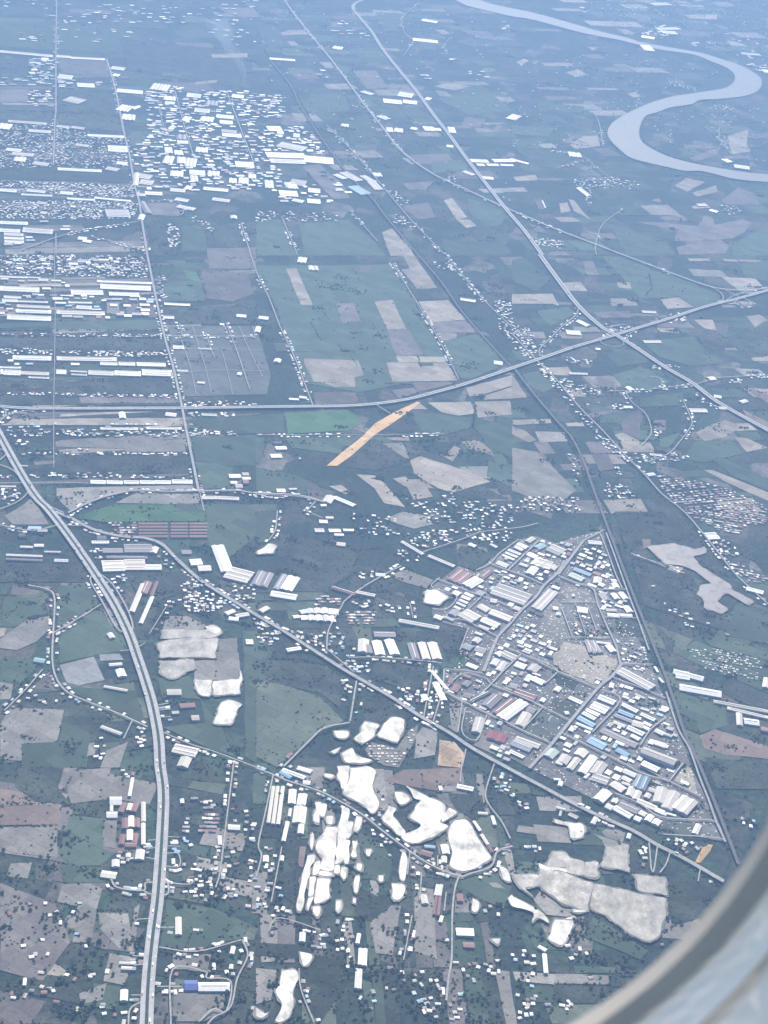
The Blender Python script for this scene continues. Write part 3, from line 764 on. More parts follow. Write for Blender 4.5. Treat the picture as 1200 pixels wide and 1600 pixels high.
F d 0,240 400,240 420,330 240,330 0,330
F g 100,1090 270,1080 300,1000 430,1000 400,1200 100,1200
S 760,560 960,560 1000,540 1040,570 1000,595 760,600
S 740,620 850,600 1020,600 1010,690 750,690
S 750,705 900,700 910,745 800,790 760,770
P 910,790 990,795 980,870 940,865 915,820
P 1000,800 1120,790 1125,750 1135,790 1120,860 1000,865
P 1040,900 1080,890 1130,910 1080,1000 1005,1000 1020,950
P 960,545 1000,538 1035,560 1000,575
B c 475 228 578 225 50; c 582 222 678 222 48; w 682 246 755 246 24; w 430 135 510 135 12; m 580 150 710 150 38; m 480 170 575 170 20; w 160 150 205 150 12; c 95 158 155 160 8; c 30 196 200 203 8; m 30 215 200 222 8; c 208 182 285 184 6; w 255 220 320 222 12; c 712 162 745 167 28; m 850 178 895 178 18; m 500 205 690 208 10
Q w 990 158 1048 155 1055 280; w 885 222 940 218 942 246; c 925 252 985 250 988 274; c 1085 255 1195 283 1165 335
B r 650 50 785 50 8; r 650 65 785 65 8; r 650 80 785 80 8; r 650 95 785 95 8; r 650 110 785 110 8; r 800 50 880 50 8; r 800 65 880 65 8; r 800 80 880 80 8; r 800 95 880 95 8; r 800 110 880 110 8; r 888 50 970 50 8; r 888 65 970 65 8; r 888 80 970 80 8; r 888 95 970 95 8; r 888 110 970 110 8
Q c 660 335 605 465 630 470; w 705 395 650 520 668 525; r 728 325 703 390 718 395; r 675 325 650 378 690 383
Q c 825 1085 935 1110 920 1150; c 850 1145 900 1155 885 1200; w 540 740 580 735 582 770; c 480 1000 575 1035 570 1048; c 490 812 600 832 598 842; w 510 710 570 705 572 717; t 165 682 215 690 210 708
Q c 1050 470 1090 455 1100 470; c 1100 480 1160 470 1165 485; w 1075 490 1120 495 1115 510; w 500 570 525 565 528 590
C r 0.55 500,55 640,55 640,112 560,112
C i 0.7 770,850 830,850 880,890 935,990 800,1000 770,930
C h 0.75 850,340 930,335 1010,395 1060,430 1000,480 880,470 840,420
C i 0.4 1000,480 1060,450 1200,505 1180,530 1040,515
C i 0.35 240,300 410,300 410,320 240,320
C h 0.5 510,310 590,300 580,350 530,330
C i 0.25 0,190 190,190 190,240 0,240
C h 0.5 400,180 470,170 480,220 430,220
C i 0.4 490,690 570,700 600,770 520,780
C i 0.45 210,850 330,860 330,890 220,880
C h 0.5 480,1050 520,1060 500,1150 430,1200 440,1100
C h 0.5 640,1010 680,1020 680,1090 600,1150 640,1080
C h 0.4 780,420 840,430 790,470 740,560 720,560
C i 0.3 1150,550 1200,550 1200,640 1150,640
C h 0.5 1060,330 1200,350 1200,430 1100,400
C h 0.25 100,850 200,840 320,880 300,930 120,880
C i 0.25 0,60 270,60 320,140 0,140
C i 0.3 350,100 560,130 560,160 420,170
C h 0.5 480,130 820,200 900,290 760,260 760,220 560,140
T 400 800 3
X 100 70 dddge .55 0,100 500,150 800,450 900,700 500,700 0,450
Z beside the diagonal highway
D 480,600 650,600
R 6 330,650 340,560 400,450 420,420 500,360 620,290 680,260
R 6 440,990 470,800
R 7 440,995 320,1020 250,1080 130,1200
R 5 785,965 830,730
R 5 430,690 600,690 870,715
R 5 880,745 870,850 830,990
R 4 720,430 735,505
R 5 100,0 90,90 60,140
R 5 230,0 310,35
R 5 330,650 460,760
L 14 360,150 480,180 600,170
L 14 40,690 200,690 330,720 400,770
L 14 840,870 900,900 960,1000
F g 0,0 100,0 90,90 60,140 0,150
F d 110,100 400,150 480,200 440,300 300,380 200,300 100,200
F d 540,710 810,730 800,820 760,850 630,810 540,780
F d 490,870 620,850 740,950 700,980 500,990
F d 660,560 1000,560 960,640 900,700 860,610 660,600
F d 840,890 940,900 900,1020 820,980
F a 905,900 955,900 945,1040 900,1010
F e 0,790 100,800 300,870 410,980 250,1070 100,1200 0,1150
F d 0,690 330,720 400,770 400,930 300,850 60,800
F a 610,30 690,0 800,20 830,60 740,80 640,50
F m 790,0 850,0 870,25 830,40
F a 620,300 700,270 830,320 800,360 690,330
F d 690,380 770,370 760,420 710,420
F a 940,150 1080,170 1090,200 1020,260 950,240
F a 780,1010 850,1030 840,1140 740,1160 750,1050
F u 860,1070 930,1080 980,1140 960,1200 850,1190
F a 540,1080 660,1110 720,1020 760,1000 750,1060 670,1200 600,1190 500,1130
F d 570,370 700,400 690,440 580,400
P 5,190 60,155 95,165 75,200 10,205
P 790,380 840,370 900,405 850,440 790,430
P 510,990 560,1000 575,1010 550,1060 500,1090 460,1070 490,1040
P 600,1000 640,970 690,980 690,1030 660,1085 570,1055
P 365,1035 430,1035 425,1065 380,1065
P 400,1140 450,1115 470,1150 540,1170 500,1185 420,1180
P 350,1130 395,1110 370,1140
Q m 10 275 85 290 60 355; g 122 290 148 296 110 365; w 152 297 207 310 182 375; w 75 368 195 388 187 413
B w 200 462 230 456 18; w 235 455 265 452 22; w 270 452 300 450 24; w 305 450 335 450 26; w 340 452 385 455 26; w 170 485 200 482 14; w 205 486 235 484 20; w 240 485 270 483 24; w 275 485 305 483 26; w 310 485 338 483 28; w 342 488 365 487 28
Q r 360 345 470 380 468 392; c 475 368 560 385 558 397
Q c 480 595 530 600 535 660; w 542 605 588 605 593 670; w 600 600 645 598 657 668; m 503 625 538 625 538 662; m 550 560 650 562 650 585
Q m 708 615 745 615 748 690; c 757 612 794 612 800 690; c 802 612 847 612 852 690; w 815 745 830 742 808 850; w 825 800 855 798 850 885; w 770 857 800 855 798 885; c 672 500 860 535 858 550
Q c 380 140 420 145 415 160; w 560 285 605 288 600 302; w 1000 145 1035 155 1030 165; w 140 640 205 630 208 645; c 10 460 45 440 60 455; c 690 135 790 195 785 205; c 815 200 935 250 930 260
C r 0.6 290,395 400,400 400,440 260,450
C r 0.8 415,460 560,470 550,540 420,535
C g 0.8 520,1085 650,1110 700,1130 720,1030 750,1010 745,1060 660,1200 600,1190 500,1130
C i 0.45 280,30 350,0 370,20 350,60 440,90 380,130 270,85
C h 0.6 0,520 100,550 110,600 60,640 0,600
C h 0.6 130,550 350,590 360,640 300,650 170,580
C h 0.5 390,590 460,600 470,660 390,650
C h 0.5 480,700 540,710 520,780 440,740
C h 0.45 405,780 500,850 490,970 440,970 450,850 400,900
C h 0.5 630,820 780,830 760,900 700,880
C h 0.2 430,0 680,30 680,120 480,120
C h 0.42 680,110 760,100 1200,30 1200,140 900,150 800,190 740,160
C h 0.25 700,0 1200,0 1200,30 800,60
C h 0.5 460,280 560,280 640,300 580,330 480,310
C h 0.35 440,410 700,450 700,480 460,450
C h 0.4 640,180 760,190 760,240 650,230
C h 0.5 370,540 430,560 440,600 360,600
C h 0.35 0,430 120,470 60,480 0,460
T 660 820 6
Z inside the fenced industrial estate
D 720,545 1035,655
F y 60,600 340,390 500,450 720,260 920,140 1060,110 1250,180 1620,60 1680,0 1770,420 1930,850 2150,1350 2400,1930 2540,2320 2860,2980 2540,2920 1900,2720 1300,2430 970,2270 640,2080 200,1580 200,1380 560,1320 340,1190 430,980 100,900 90,780 240,800 320,690
R 10 1330,350 1270,460 1140,580 1060,690 920,820 820,940 710,1060 650,1190 570,1390
R 7 800,440 1090,160
R 7 640,380 800,440 950,490 1140,575
R 6 500,440 640,370 720,280 900,150
R 6 130,520 300,580 490,660 700,730 910,830
R 5 330,900 550,690
R 6 100,890 340,900 500,960 700,1060
R 5 160,510 80,590 200,640 320,690 230,800 90,800
R 5 0,270 280,180 420,130 560,80 900,40 1080,0
R 5 430,980 350,1190
F a 690,450 1130,575 1045,650 720,540
F d 1040,500 1130,425 1200,450 1150,555 1045,515
F d 350,200 490,210 700,290 480,430 340,380 300,300
F a 500,470 600,400 650,390 690,420 600,520
P 40,620 170,660 240,690 150,760 20,740
Q r 345 415 475 468 370 565; w 490 480 580 525 490 612; r 610 420 660 440 570 505; k 720 545 1035 655 945 750 9
Q w 910 165 1000 205 975 230; w 880 195 955 230 940 250; w 815 225 930 270 915 285; w 790 252 900 296 885 310; w 765 278 870 322 855 334; c 720 335 820 375 790 405; c 1020 110 1065 130 1030 180
Q c 1075 300 1200 345 1165 420 9; c 1020 385 1095 410 1040 475; w 920 355 995 380 975 395; t 1110 170 1165 200 1120 245; w 1010 255 1090 290 1060 320
Q w 410 630 490 665 475 685; w 380 660 460 690 440 710; w 355 695 435 728 420 743; w 330 722 412 758 398 772; w 310 758 370 785 350 800; g 290 790 360 820 310 860; w 315 615 370 640 340 670; w 225 585 270 600 250 625
Q c 430 790 560 860 490 935 10; c 660 790 855 865 810 905 10; w 580 865 735 930 700 970 9; c 560 740 650 790 600 820; c 540 935 635 972 605 990; w 130 840 200 865 180 895; c 205 850 300 890 290 905
Q g 410 1105 490 1140 460 1180; c 515 1135 605 1165 580 1205; c 500 1050 560 1075 540 1120; w 500 1000 570 1025 560 1040; w 460 170 510 200 490 215; w 650 175 710 205 700 220; g 540 610 600 640 560 670; c 640 690 700 700 680 730; c 870 760 930 780 900 805
C j 0.75 250,560 640,380 720,290 920,160 1060,120 1200,190 1500,160 1420,380 1180,560 920,820 700,1060 430,980 300,880 320,690
C j 0.8 860,960 1000,930 1200,1030 1300,1180 1100,1300 720,1190 720,1080
C j 0.7 900,830 1130,650 1200,600 1200,800 1050,900
T 840 820 6
C j 0.75 200,500 430,170 600,180 780,600 930,890 560,890 500,640
R 10 430,160 340,280 190,480
R 6 430,160 530,110 620,60
R 6 580,90 650,260 730,480 790,610
R 8 190,490 330,550 510,610 560,760 640,950 700,1080 745,1200 790,1430
R 6 510,620 820,620
R 5 620,880 930,890
R 5 215,735 550,740
R 5 220,790 320,1060
R 5 260,1070 680,1070
R 4 350,750 450,1050
R 4 470,780 550,1010
R 7 640,90 760,420 860,700 930,880 1040,1190
R 6 870,280 1000,330 1200,410
F d 310,350 440,190 590,200 690,480 500,480 330,380
F a 60,830 150,700 210,740 310,1050 0,1000
F d 720,900 930,900 1000,1060 780,1050
F a 210,620 260,560 480,630 500,730 280,720
Q w 470 145 595 155 590 185; k 150 180 275 235 215 295 9; b 355 400 510 460 490 482; e 325 445 450 500 420 535; c 0 310 150 350 100 415 9; c 130 370 190 390 150 425; c 530 485 605 500 560 550; w 480 545 560 575 540 588; w 590 540 640 560 630 590; w 680 510 730 510 735 540; w 690 550 750 550 760 590
Q w 680 645 735 640 755 695; w 750 635 805 630 830 695; m 565 645 635 640 655 710; c 635 785 735 790 735 812; w 650 825 760 835 760 865; w 765 833 880 838 880 862; w 795 765 855 760 860 820; w 370 765 470 780 470 830
Q k 100 600 195 635 60 815 8; w 145 565 215 590 205 612; w 140 765 190 770 188 798; w 175 820 215 825 212 850; m 440 1080 545 1085 580 1200; w 550 1090 680 1105 688 1122; c 630 1130 690 1122 715 1190; c 320 650 345 652 345 672
C h 0.5 350,770 470,780 560,1000 660,1000 680,1060 340,1050
C h 0.4 730,1080 950,1100 1020,1200 1070,1400 830,1400 760,1200
C i 0.3 230,740 350,760 320,860 250,780
P 540,380 570,350 590,370 550,395
F p 600,370 650,355 670,410 610,410
T 660 1000 6
D 890,900 1110,980
R 7 205,495 360,580 600,700 830,810 950,870 1190,975
R 7 920,150 760,300 640,430 460,600
R 7 640,430 880,530 1130,640
R 6 690,50 920,140 1190,250 1270,310
R 6 1130,640 940,850
R 5 200,490 370,330 580,370 640,430
R 5 205,290 180,530
R 5 205,290 400,300 570,330
R 5 370,590 330,880
R 5 400,650 370,880 510,950 600,720
R 5 405,1040 370,1200
F a 530,870 800,970 740,1110 480,990
F x 1110,670 1200,690 1240,680 1350,770 1190,965 1150,975 960,850
F x 1250,540 1490,630 1390,740 1160,640
F d 100,570 250,590 260,720 270,800 200,820 70,720
F a 250,590 350,600 330,820 270,800
F u 170,940 300,980 370,1060 330,1200 170,1150
F x 400,680 480,700 420,880 380,860
Q g 400 30 480 60 450 100; g 510 55 605 80 580 125; w 430 210 530 250 500 275; k 775 95 895 150 850 200; w 720 100 770 130 740 168; w 670 170 730 190 680 240; c 740 195 800 215 720 290; w 890 200 985 235 960 280; k 1030 220 1115 255 1060 310; w 1000 320 1050 345 1020 370; w 1060 340 1160 390 1120 425
Q r 300 410 365 430 320 490; m 410 375 465 400 420 440; r 260 350 300 360 265 410; x 620 470 650 490 500 630; m 660 500 750 540 630 640; r 830 540 870 560 720 705; w 905 550 1000 600 830 780 10; r 880 450 1080 520 1060 580; m 1000 620 1075 650 1040 690; c 940 670 1030 700 900 800
Q s 625 845 708 865 690 938; s 715 868 800 892 775 970; k 500 720 590 740 530 870; c 890 900 1110 980 1090 1020; g 860 930 1040 1000 1000 1050; w 830 1030 960 1090 940 1110; w 610 750 640 760 620 800; m 400 490 470 510 440 545; w 510 370 560 390 550 402; w 560 510 590 490 640 450; g 830 400 900 420 880 460; w 1120 540 1160 555 1140 585
C j 0.75 210,480 370,330 620,20 700,10 1190,250 1130,640 940,850 760,1190 600,960 620,720
T 840 1000 6
C j 0.75 0,220 190,310 700,370 1180,560 1300,900 960,1250 600,1100 250,900 560,480 190,320
D 620,820 950,970
R 10 790,230 700,350 560,470 310,770 180,930 50,1080 0,1130 -80,1220
R 6 0,220 190,310 380,390 560,470
R 5 790,235 1080,245
R 6 690,360 900,440 1200,560
R 6 600,480 770,580 510,880
R 6 220,885 420,980 600,1070 840,1190 960,1260 1230,1340
R 6 1200,740 1060,850 960,1000
R 5 0,620 240,740 310,770
R 5 190,310 60,430
F z 130,150 250,20 440,60 480,150 600,120 750,200 740,250 580,440 330,330 170,270
F d 200,330 380,400 340,470 180,420 150,360
Q m 440 20 540 10 590 120; k 800 258 1110 425 1060 485 10; w 590 510 740 570 710 610; w 535 575 680 635 620 690; w 470 640 590 695 570 720; w 440 670 555 730 535 755; b 400 710 550 790 520 820; w 370 770 520 832 510 850; w 310 525 430 580 400 600; c 180 430 230 450 200 490; w 245 670 285 668 285 695
Q w 810 590 950 660 930 685; b 770 650 910 705 890 730; w 980 680 1110 740 1090 762; c 900 750 1000 780 960 820; w 1005 762 1075 795 1060 815; w 860 800 1010 870 980 900; g 730 690 900 755 870 772; c 720 755 830 800 810 820; w 890 880 970 920 940 940; m 620 820 950 970 930 1020; w 740 940 820 975 800 992; b 510 905 660 980 610 1030; b 760 1010 870 1070 840 1100; w 960 780 1060 830 1040 850
Q e 120 1010 205 1050 150 1120; c 920 500 1010 540 1000 552; c 390 1010 480 1050 440 1110; w 1120 830 1200 870 1180 900; w 1110 940 1210 975 1190 1010; w 350 800 380 815 370 835; w 680 400 720 410 700 450; w 1090 250 1120 300 1135 295; w 1130 355 1170 400 1185 395; w 1040 530 1105 550 1100 560
T 860 1140 6
Q w 370 235 445 265 320 415 9; k 440 290 540 330 440 430; k 110 225 200 260 150 330; c 230 255 290 280 220 385; k 410 400 560 450 500 510; w 700 365 815 415 790 450; c 690 430 770 470 745 500; c 675 485 750 512 740 530; c 610 480 720 550 680 600; c 740 530 800 550 750 625; c 800 565 860 585 800 655
Q v 820 415 940 455 890 575 9; w 490 555 580 600 500 690 9; c 590 640 640 660 610 690; c 540 690 600 720 560 750; w 620 710 780 800 740 835; m 665 670 840 745 805 790; k 880 160 1190 280 1160 335 16; w 880 290 1030 360 1000 400 12; w 1000 110 1110 150 1090 172; c 830 645 1005 720 970 755; w 1010 740 1100 790 1080 808
Q c 850 755 910 785 880 815; w 800 805 860 830 840 865; w 920 790 975 815 940 870; w 980 830 1045 860 1000 900; w 60 290 120 310 100 330; w 100 60 150 80 140 100; w 30 455 95 460 90 475; w 80 480 120 490 100 530
C j 0.75 0,300 150,0 900,-60 1200,300 1300,660 1100,850 800,860 520,690 480,520
Z along the diagonal highway
Q w 410 815 450 830 430 895; w 540 885 600 900 590 915; w 725 970 760 980 745 1025; w 820 1130 850 1125 850 1170; w 60 720 140 740 135 755; c 90 760 110 765 95 810
C i 0.4 400,800 480,830 700,950 680,1040 520,980 400,920
C i 0.3 180,720 290,740 290,830 200,820
C h 0.35 860,1030 1040,1100 1020,1200 880,1200
F a 480,960 560,920 700,970 680,1060 520,1010
P 40,855 180,890 290,900 315,970 280,1030 190,1030 160,920 50,895
T 960 1140 6
Z inside the fenced industrial estate
Q k 400 530 510 562 430 690 10; k 518 565 620 602 510 750 10; c 640 610 785 680 690 805 11; w 765 880 820 900 780 985; c 330 540 390 560 370 590; w 400 730 480 765 460 800; w 490 775 580 800 570 812; c 300 590 350 610 330 650
R 6 0,610 230,710 420,830 720,860 940,880 1030,1070
R 5 450,1000 940,1030 1040,1065
R 6 220,350 510,500 800,640
R 6 510,500 640,330
R 8 480,-340 590,0 700,200 800,480 880,680 950,880 1030,1060
F x 440,860 740,900 730,990 400,990
F p 560,480 660,350 720,370 780,620 700,570
C t 0.5 560,480 660,350 720,360 780,620 700,560
T 660 820 6
C t 0.2 60,600 340,390 500,450 720,260 920,140 1250,180 1680,30 1770,420 1930,850 2150,1350 2400,1930 2540,2320 2860,2980 2540,2920 1900,2720 1300,2430 970,2270 640,2080 200,1580 340,1190 430,980 100,900
T 960 1140 6
C h 0.5 470,1020 600,1040 860,1080 780,1160 640,1170 520,1080
F o 800,1160 880,1080 920,1090 900,1130 800,1250 750,1260
C i 0.35 300,120 400,0 560,20 640,200 600,260 380,160
C i 0.3 400,380 560,400 520,480 420,450
T 800 800 3
X 130 90 ddgge .55 560,200 1200,300 1200,1200 850,1150
Z beyond the railway canal
D 780,805 980,840
F d 480,0 780,0 860,100 930,180 1000,290 700,200 600,150 540,200
F n 610,130 650,130 650,170 615,175
R 5 570,210 700,250 800,280
F p 750,240 810,255 780,290 730,270
F d 560,220 840,310 900,380 880,440 950,470 1100,560 1000,560 620,440
F g 900,600 1200,640 1200,700 930,630
F d 650,500 760,620 740,680 680,560
F g 1050,430 1200,460 1200,620 1000,580
F n 880,1050 950,1020 1200,1100 1200,1160 1000,1140 900,1110
F g 830,880 1000,900 1010,1000 880,1040
F d 900,1150 1200,1180 1200,1300 960,1300
W 630,170 760,155 850,180 900,170 910,195 850,215 880,260 960,310 1020,345 1030,370 1130,425 1100,440 1000,385 960,420 1010,460 980,480 900,455 890,410 865,390 880,350 930,340 850,280 800,260 720,250 680,215
Q w 760 735 900 772 890 792; w 785 805 980 840 975 868; c 945 880 1200 928 1198 940; c 1010 912 1200 957 1198 968; w 1085 965 1155 975 1150 1000; c 1050 940 1078 945 1072 1000; w 765 740 830 750 820 785; w 895 98 950 95 958 126; c 1180 775 1240 790 1220 830; w 1100 350 1180 370 1175 385
C g 0.55 830,650 1000,640 1170,700 1160,800 1000,770 900,740 840,670
C i 0.3 1050,960 1200,990 1200,1060 1060,1030
C r 0.7 800,0 1200,0 1200,60 1100,70 1050,110 960,85 860,30
C h 0.45 930,150 1000,130 1060,180 1050,220 980,200
C r 0.6 1010,240 1070,245 1140,290 1200,310 1200,335 1110,335
C h 0.1 640,330 900,520 1100,560 1000,600 700,500
T 0 1200 3
X 100 70 dgeama .6 0,0 720,0 700,1200 0,1200
X 80 55 ddgea .55 780,0 1200,0 1200,1200 740,1200
Z beside the expressway in the near fields
D 570,160 680,165
R 6 520,530 550,570 670,585 680,550 720,545
R 6 675,588 700,600 740,605 785,600 788,555 770,545
R 5 785,548 880,555 910,540
R 4 690,350 740,345
R 4 685,392 740,380
R 4 685,430 735,438
R 4 780,332 840,335
R 4 785,375 840,378
R 4 780,410 835,412 840,470 780,470
R 4 640,720 710,715
R 4 750,757 820,757
R 5 745,850 920,870 1130,815
R 5 1135,815 1160,890 1110,1000 1080,1130 1000,1180 960,1230
R 5 735,1035 850,1035
R 5 800,1230 808,955 960,965 970,995 1080,1010 1060,1150 1000,1140 930,1200
R 4 615,1075 670,1075
R 4 620,890 690,895
R 4 625,935 685,930
R 5 600,1230 610,1140 665,1105
R 5 1095,-20 1070,180 1050,340 1030,500 1010,570
L 14 0,170 280,165 340,175
L 14 0,275 270,270
L 12 690,180 735,200 730,330
L 16 460,665 600,672
F n 0,100 130,120 170,170 0,180
F n 0,182 280,170 280,270 0,270
F m 285,190 340,180 330,290 285,300
F d 80,0 300,0 270,100 340,180 160,160 70,90
F a 300,20 520,0 500,150 330,170
F a 0,280 270,275 270,420 60,400 0,370
F g 330,220 490,240 480,380 540,400 470,460 330,460 270,400
F g 280,465 470,465 520,540 300,540
F d 555,460 700,440 730,540 670,580 550,560
F a 290,545 430,545 480,570 460,640 430,820 340,820 360,650 270,630
F a 50,450 150,445 130,520 30,510
F p 220,905 280,930 330,970 290,980 215,970
F a 460,680 600,685 620,800 560,850 470,760
F a 370,1060 500,1010 480,1090 380,1110
F a 810,870 990,875 970,960 810,945
F a 815,1050 1055,1060 1045,1140 960,1190 810,1190
F a 490,240 550,240 540,380 485,370
F m 0,540 260,640 330,820 200,1000 0,950
F d 795,120 900,170 850,330 790,320
F d 790,480 900,470 900,540 790,540
F g 780,620 1000,660 1180,740 1130,800 920,860 750,840
F a 630,660 655,640 640,780 620,860 600,860 620,740
Q r 573 160 598 165 596 212; r 628 160 655 165 652 208; r 572 235 600 235 598 282; r 630 235 656 235 654 278; r 565 310 590 312 588 358; r 626 306 650 308 648 352; r 588 350 640 350 638 368; c 601 165 625 168 624 200; w 602 225 628 225 626 275; w 595 290 623 290 620 338; c 662 160 682 160 680 250; c 662 258 681 258 679 358
Q w 515 135 570 135 568 172; w 500 205 550 205 548 232; c 516 176 530 176 528 202; w 525 430 560 430 558 462; c 480 480 550 490 545 520; w 640 382 680 385 678 430; w 590 400 612 400 610 418; w 600 130 615 45 628 50; w 845 145 862 145 862 164
Q w 930 1005 1075 1005 1075 1045; u 865 995 925 995 925 1040; w 1020 318 1038 318 1036 360; w 1070 265 1125 268 1122 290; c 822 700 850 700 850 780; w 565 1040 600 1040 600 1090; w 560 908 615 910 613 920; c 570 930 620 932 618 945; w 110 985 125 985 123 1018; w 805 425 820 425 820 450; w 800 345 835 345 835 356; w 1085 835 1105 838 1100 872; w 995 915 1010 915 1008 945
C r 0.8 930,165 1000,190 1040,210 1000,320 920,310
C r 0.6 850,220 900,200 880,300 860,340
C h 0.45 180,1020 290,1040 280,1080 190,1060
C h 0.5 40,1050 150,1050 150,1090 60,1100
C h 0.5 860,750 970,760 970,780 870,780
C h 0.5 1050,180 1120,200 1110,600 1000,650 830,600 920,440 990,440 1030,330
C h 0.5 840,330 900,330 900,390 850,380
C h 0.5 850,400 870,400 860,490 845,490
C h 0.45 1150,190 1200,190 1200,680 1150,670
C h 0.5 520,380 640,390 660,440 570,470 520,460
C h 0.5 470,1090 600,1120 600,1180 480,1170
C h 0.35 250,1080 400,1120 390,1160 280,1140
C h 0.5 970,800 1130,830 1100,870 970,850
C h 0.35 990,910 1100,930 1110,980 1000,970
C h 0.5 880,130 1030,160 1000,190 900,150
C h 0.5 1130,1110 1200,1130 1200,1190 1140,1190
C h 0.5 560,0 630,0 600,130 560,70
C h 0.4 1150,810 1200,830 1190,870 1150,860
C h 0.25 640,180 690,180 680,330 690,420 640,340
C h 0.05 0,600 400,600 500,1000 0,1000
C h 0.15 380,880 560,960 500,1000 400,980
T 400 1200 3
X 34 150 ddgeama .6 0,0 1200,0 1200,1200 0,1200
Z between the glinting ponds
D 770,595 800,596
R 7 0,10 80,40 150,70 290,115 400,170 500,230 600,310 720,400 830,470 950,515 1000,505 1100,470 1130,400 1200,375
R 6 950,515 930,580 918,700 915,900 900,1000 890,1100
R 5 80,40 40,230 10,370 25,420 0,520
R 4 720,400 708,510
R 4 850,470 850,420
R 5 1115,-10 1075,120 1090,180 1150,260 1190,340
R 4 730,700 690,910
R 4 775,500 765,630
R 4 890,590 880,680
R 4 60,775 85,720 150,720 300,770
R 4 120,380 70,640
R 4 200,950 210,1050 270,1200
R 4 965,-20 955,75
L 14 100,50 290,105 420,175 600,300 840,465
L 12 0,740 120,700 180,730 300,790 450,800
L 14 380,890 420,970 390,1080
F n 600,60 690,10 960,0 960,50 850,110 700,85
F a 850,85 940,85 940,112 850,115
F d 900,120 1060,130 1070,200 1040,250 940,200
F a 200,0 320,0 310,100 200,60
F a 565,640 680,650 640,880 560,870 535,740
F a 745,560 830,570 850,900 740,860
F a 935,620 1000,600 1000,680 930,680
F n 205,370 235,370 220,470 195,460
F d 0,820 200,830 280,880 380,900 430,1000 300,1200 200,1080 200,900 0,880
F a 0,940 100,950 70,1090 0,1110
F g 960,525 1110,490 1200,560 1160,660 1060,620 960,560
F p 1090,540 1130,540 1170,570 1110,560
F d 480,560 640,640 620,660 540,720 460,700
F g 480,300 570,340 640,420 620,540 500,520
F d 120,280 190,280 200,460 180,640 130,600
P 380,0 435,0 420,110 400,100 380,50
P 440,8 520,0 560,20 545,90 575,180 545,220 500,180 410,130 430,80
P 650,120 690,125 720,155 680,180 655,150
P 700,90 740,110 780,130 850,160 885,185 880,230 860,260 900,280 830,330 750,360 700,350 680,325 760,290 770,270 720,240 740,210 770,160 740,150
P 620,185 655,200 640,230 700,310 670,325 600,260 590,240
P 905,195 940,215 870,260 880,225
P 930,255 980,250 1010,280 1040,340 1100,430 1060,455 1020,480 960,490 910,470 920,400 900,310
P 275,170 305,170 295,265 270,255
P 310,175 330,180 318,235 300,230
P 400,190 435,200 425,330 410,440 370,460 385,280
P 330,285 382,290 367,420 357,490 300,480 310,430 280,390 290,350
P 430,260 455,265 445,320 427,340
P 418,345 440,350 430,460 412,450
P 470,235 495,240 475,305 455,300
P 450,350 475,355 470,425 445,420
P 240,420 275,415 235,560 225,640 210,680 190,670 205,570
P 275,450 298,445 288,505 265,510
P 250,520 280,520 268,605 245,610
P 245,618 270,613 245,675 235,665
P 287,525 345,530 340,620 277,645 282,560
P 370,465 390,465 390,500 365,500
P 400,475 425,475 415,530 395,510
P 300,490 350,498 352,515 295,510
P 265,660 300,660 290,705 270,690
P 375,630 400,635 390,685 375,675
P 475,455 495,460 490,490 470,480
P 465,515 485,515 475,590 460,590
P 515,390 540,390 530,420 515,410
P 455,620 465,620 465,640 455,640
P 575,512 595,515 590,540 575,535
P 685,400 700,410 705,480 695,535 675,530 675,450
P 635,550 690,555 695,590 670,625 640,620
P 330,235 360,235 355,270 330,265
P 1015,620 1045,640 1035,680 1010,675
P 205,870 260,885 250,920 220,935
P 120,960 180,955 200,990 170,1060 175,1110 150,1180 110,1200 90,1190 120,1110 90,1060
P 0,1130 40,1160 60,1150 30,1180 0,1170
P 1100,810 1140,810 1130,835
P 1140,470 1170,480 1190,540 1160,530
P 1180,620 1200,605 1200,655
P 320,35 360,40 355,55 325,50
P 255,320 268,315 262,390 252,370
Q c 75 85 50 255 65 258; c 95 85 72 260 88 262; c 118 85 95 262 112 264; w 155 100 150 165 185 165; w 140 250 120 340 138 340; c 180 178 170 255 230 258; w 200 120 190 172 212 172; w 217 120 207 172 232 172; w 200 262 195 305 222 308; w 155 190 150 225 163 225
Q w 130 0 235 40 228 55; b 120 12 170 40 160 52; w 222 58 255 62 242 78; w 200 -10 265 10 255 25; w 945 75 1020 90 1015 108; w 855 85 870 85 870 105; c 1040 205 1085 208 1083 218; w 1100 225 1112 265 1126 262; w 1015 250 1045 295 1056 290; c 1050 312 1080 360 1092 354; r 1082 365 1100 395 1112 390
Q w 865 360 900 360 900 402; c 870 412 895 415 893 445; t 790 360 840 365 838 376; r 780 382 830 396 822 418; w 845 545 835 595 850 597; w 862 545 853 597 868 600; r 840 602 828 685 840 687; r 857 603 848 688 860 690; w 865 692 857 720 872 722; c 770 595 800 595 799 635; r 940 590 970 592 968 625
Q w 482 845 478 920 496 922; w 502 846 498 924 518 926; w 467 940 462 1030 476 1032; w 482 942 478 1033 494 1035; w 475 775 467 820 484 822; w 205 770 202 812 230 815; w 35 410 60 412 58 440; w 115 410 132 412 130 435
C h 0.5 0,400 50,400 30,500 0,500
C h 0.45 0,560 100,560 130,620 180,700 120,700 0,690
C h 0.4 30,380 130,380 110,560 90,680 60,640
C h 0.45 150,690 200,740 450,770 450,870 330,870 200,810
C h 0.5 380,690 460,710 450,780 380,790
C h 0.35 430,870 480,900 480,1040 420,1000
C h 0.35 580,340 640,370 630,420 580,410
C h 0.45 700,480 800,500 800,560 720,520
C i 0.7 920,730 1050,740 1050,850 920,840
C h 0.5 720,700 750,700 740,760 722,760
C h 0.5 710,820 730,830 720,900 700,890
C h 0.5 1000,490 1110,480 1090,520 1010,520
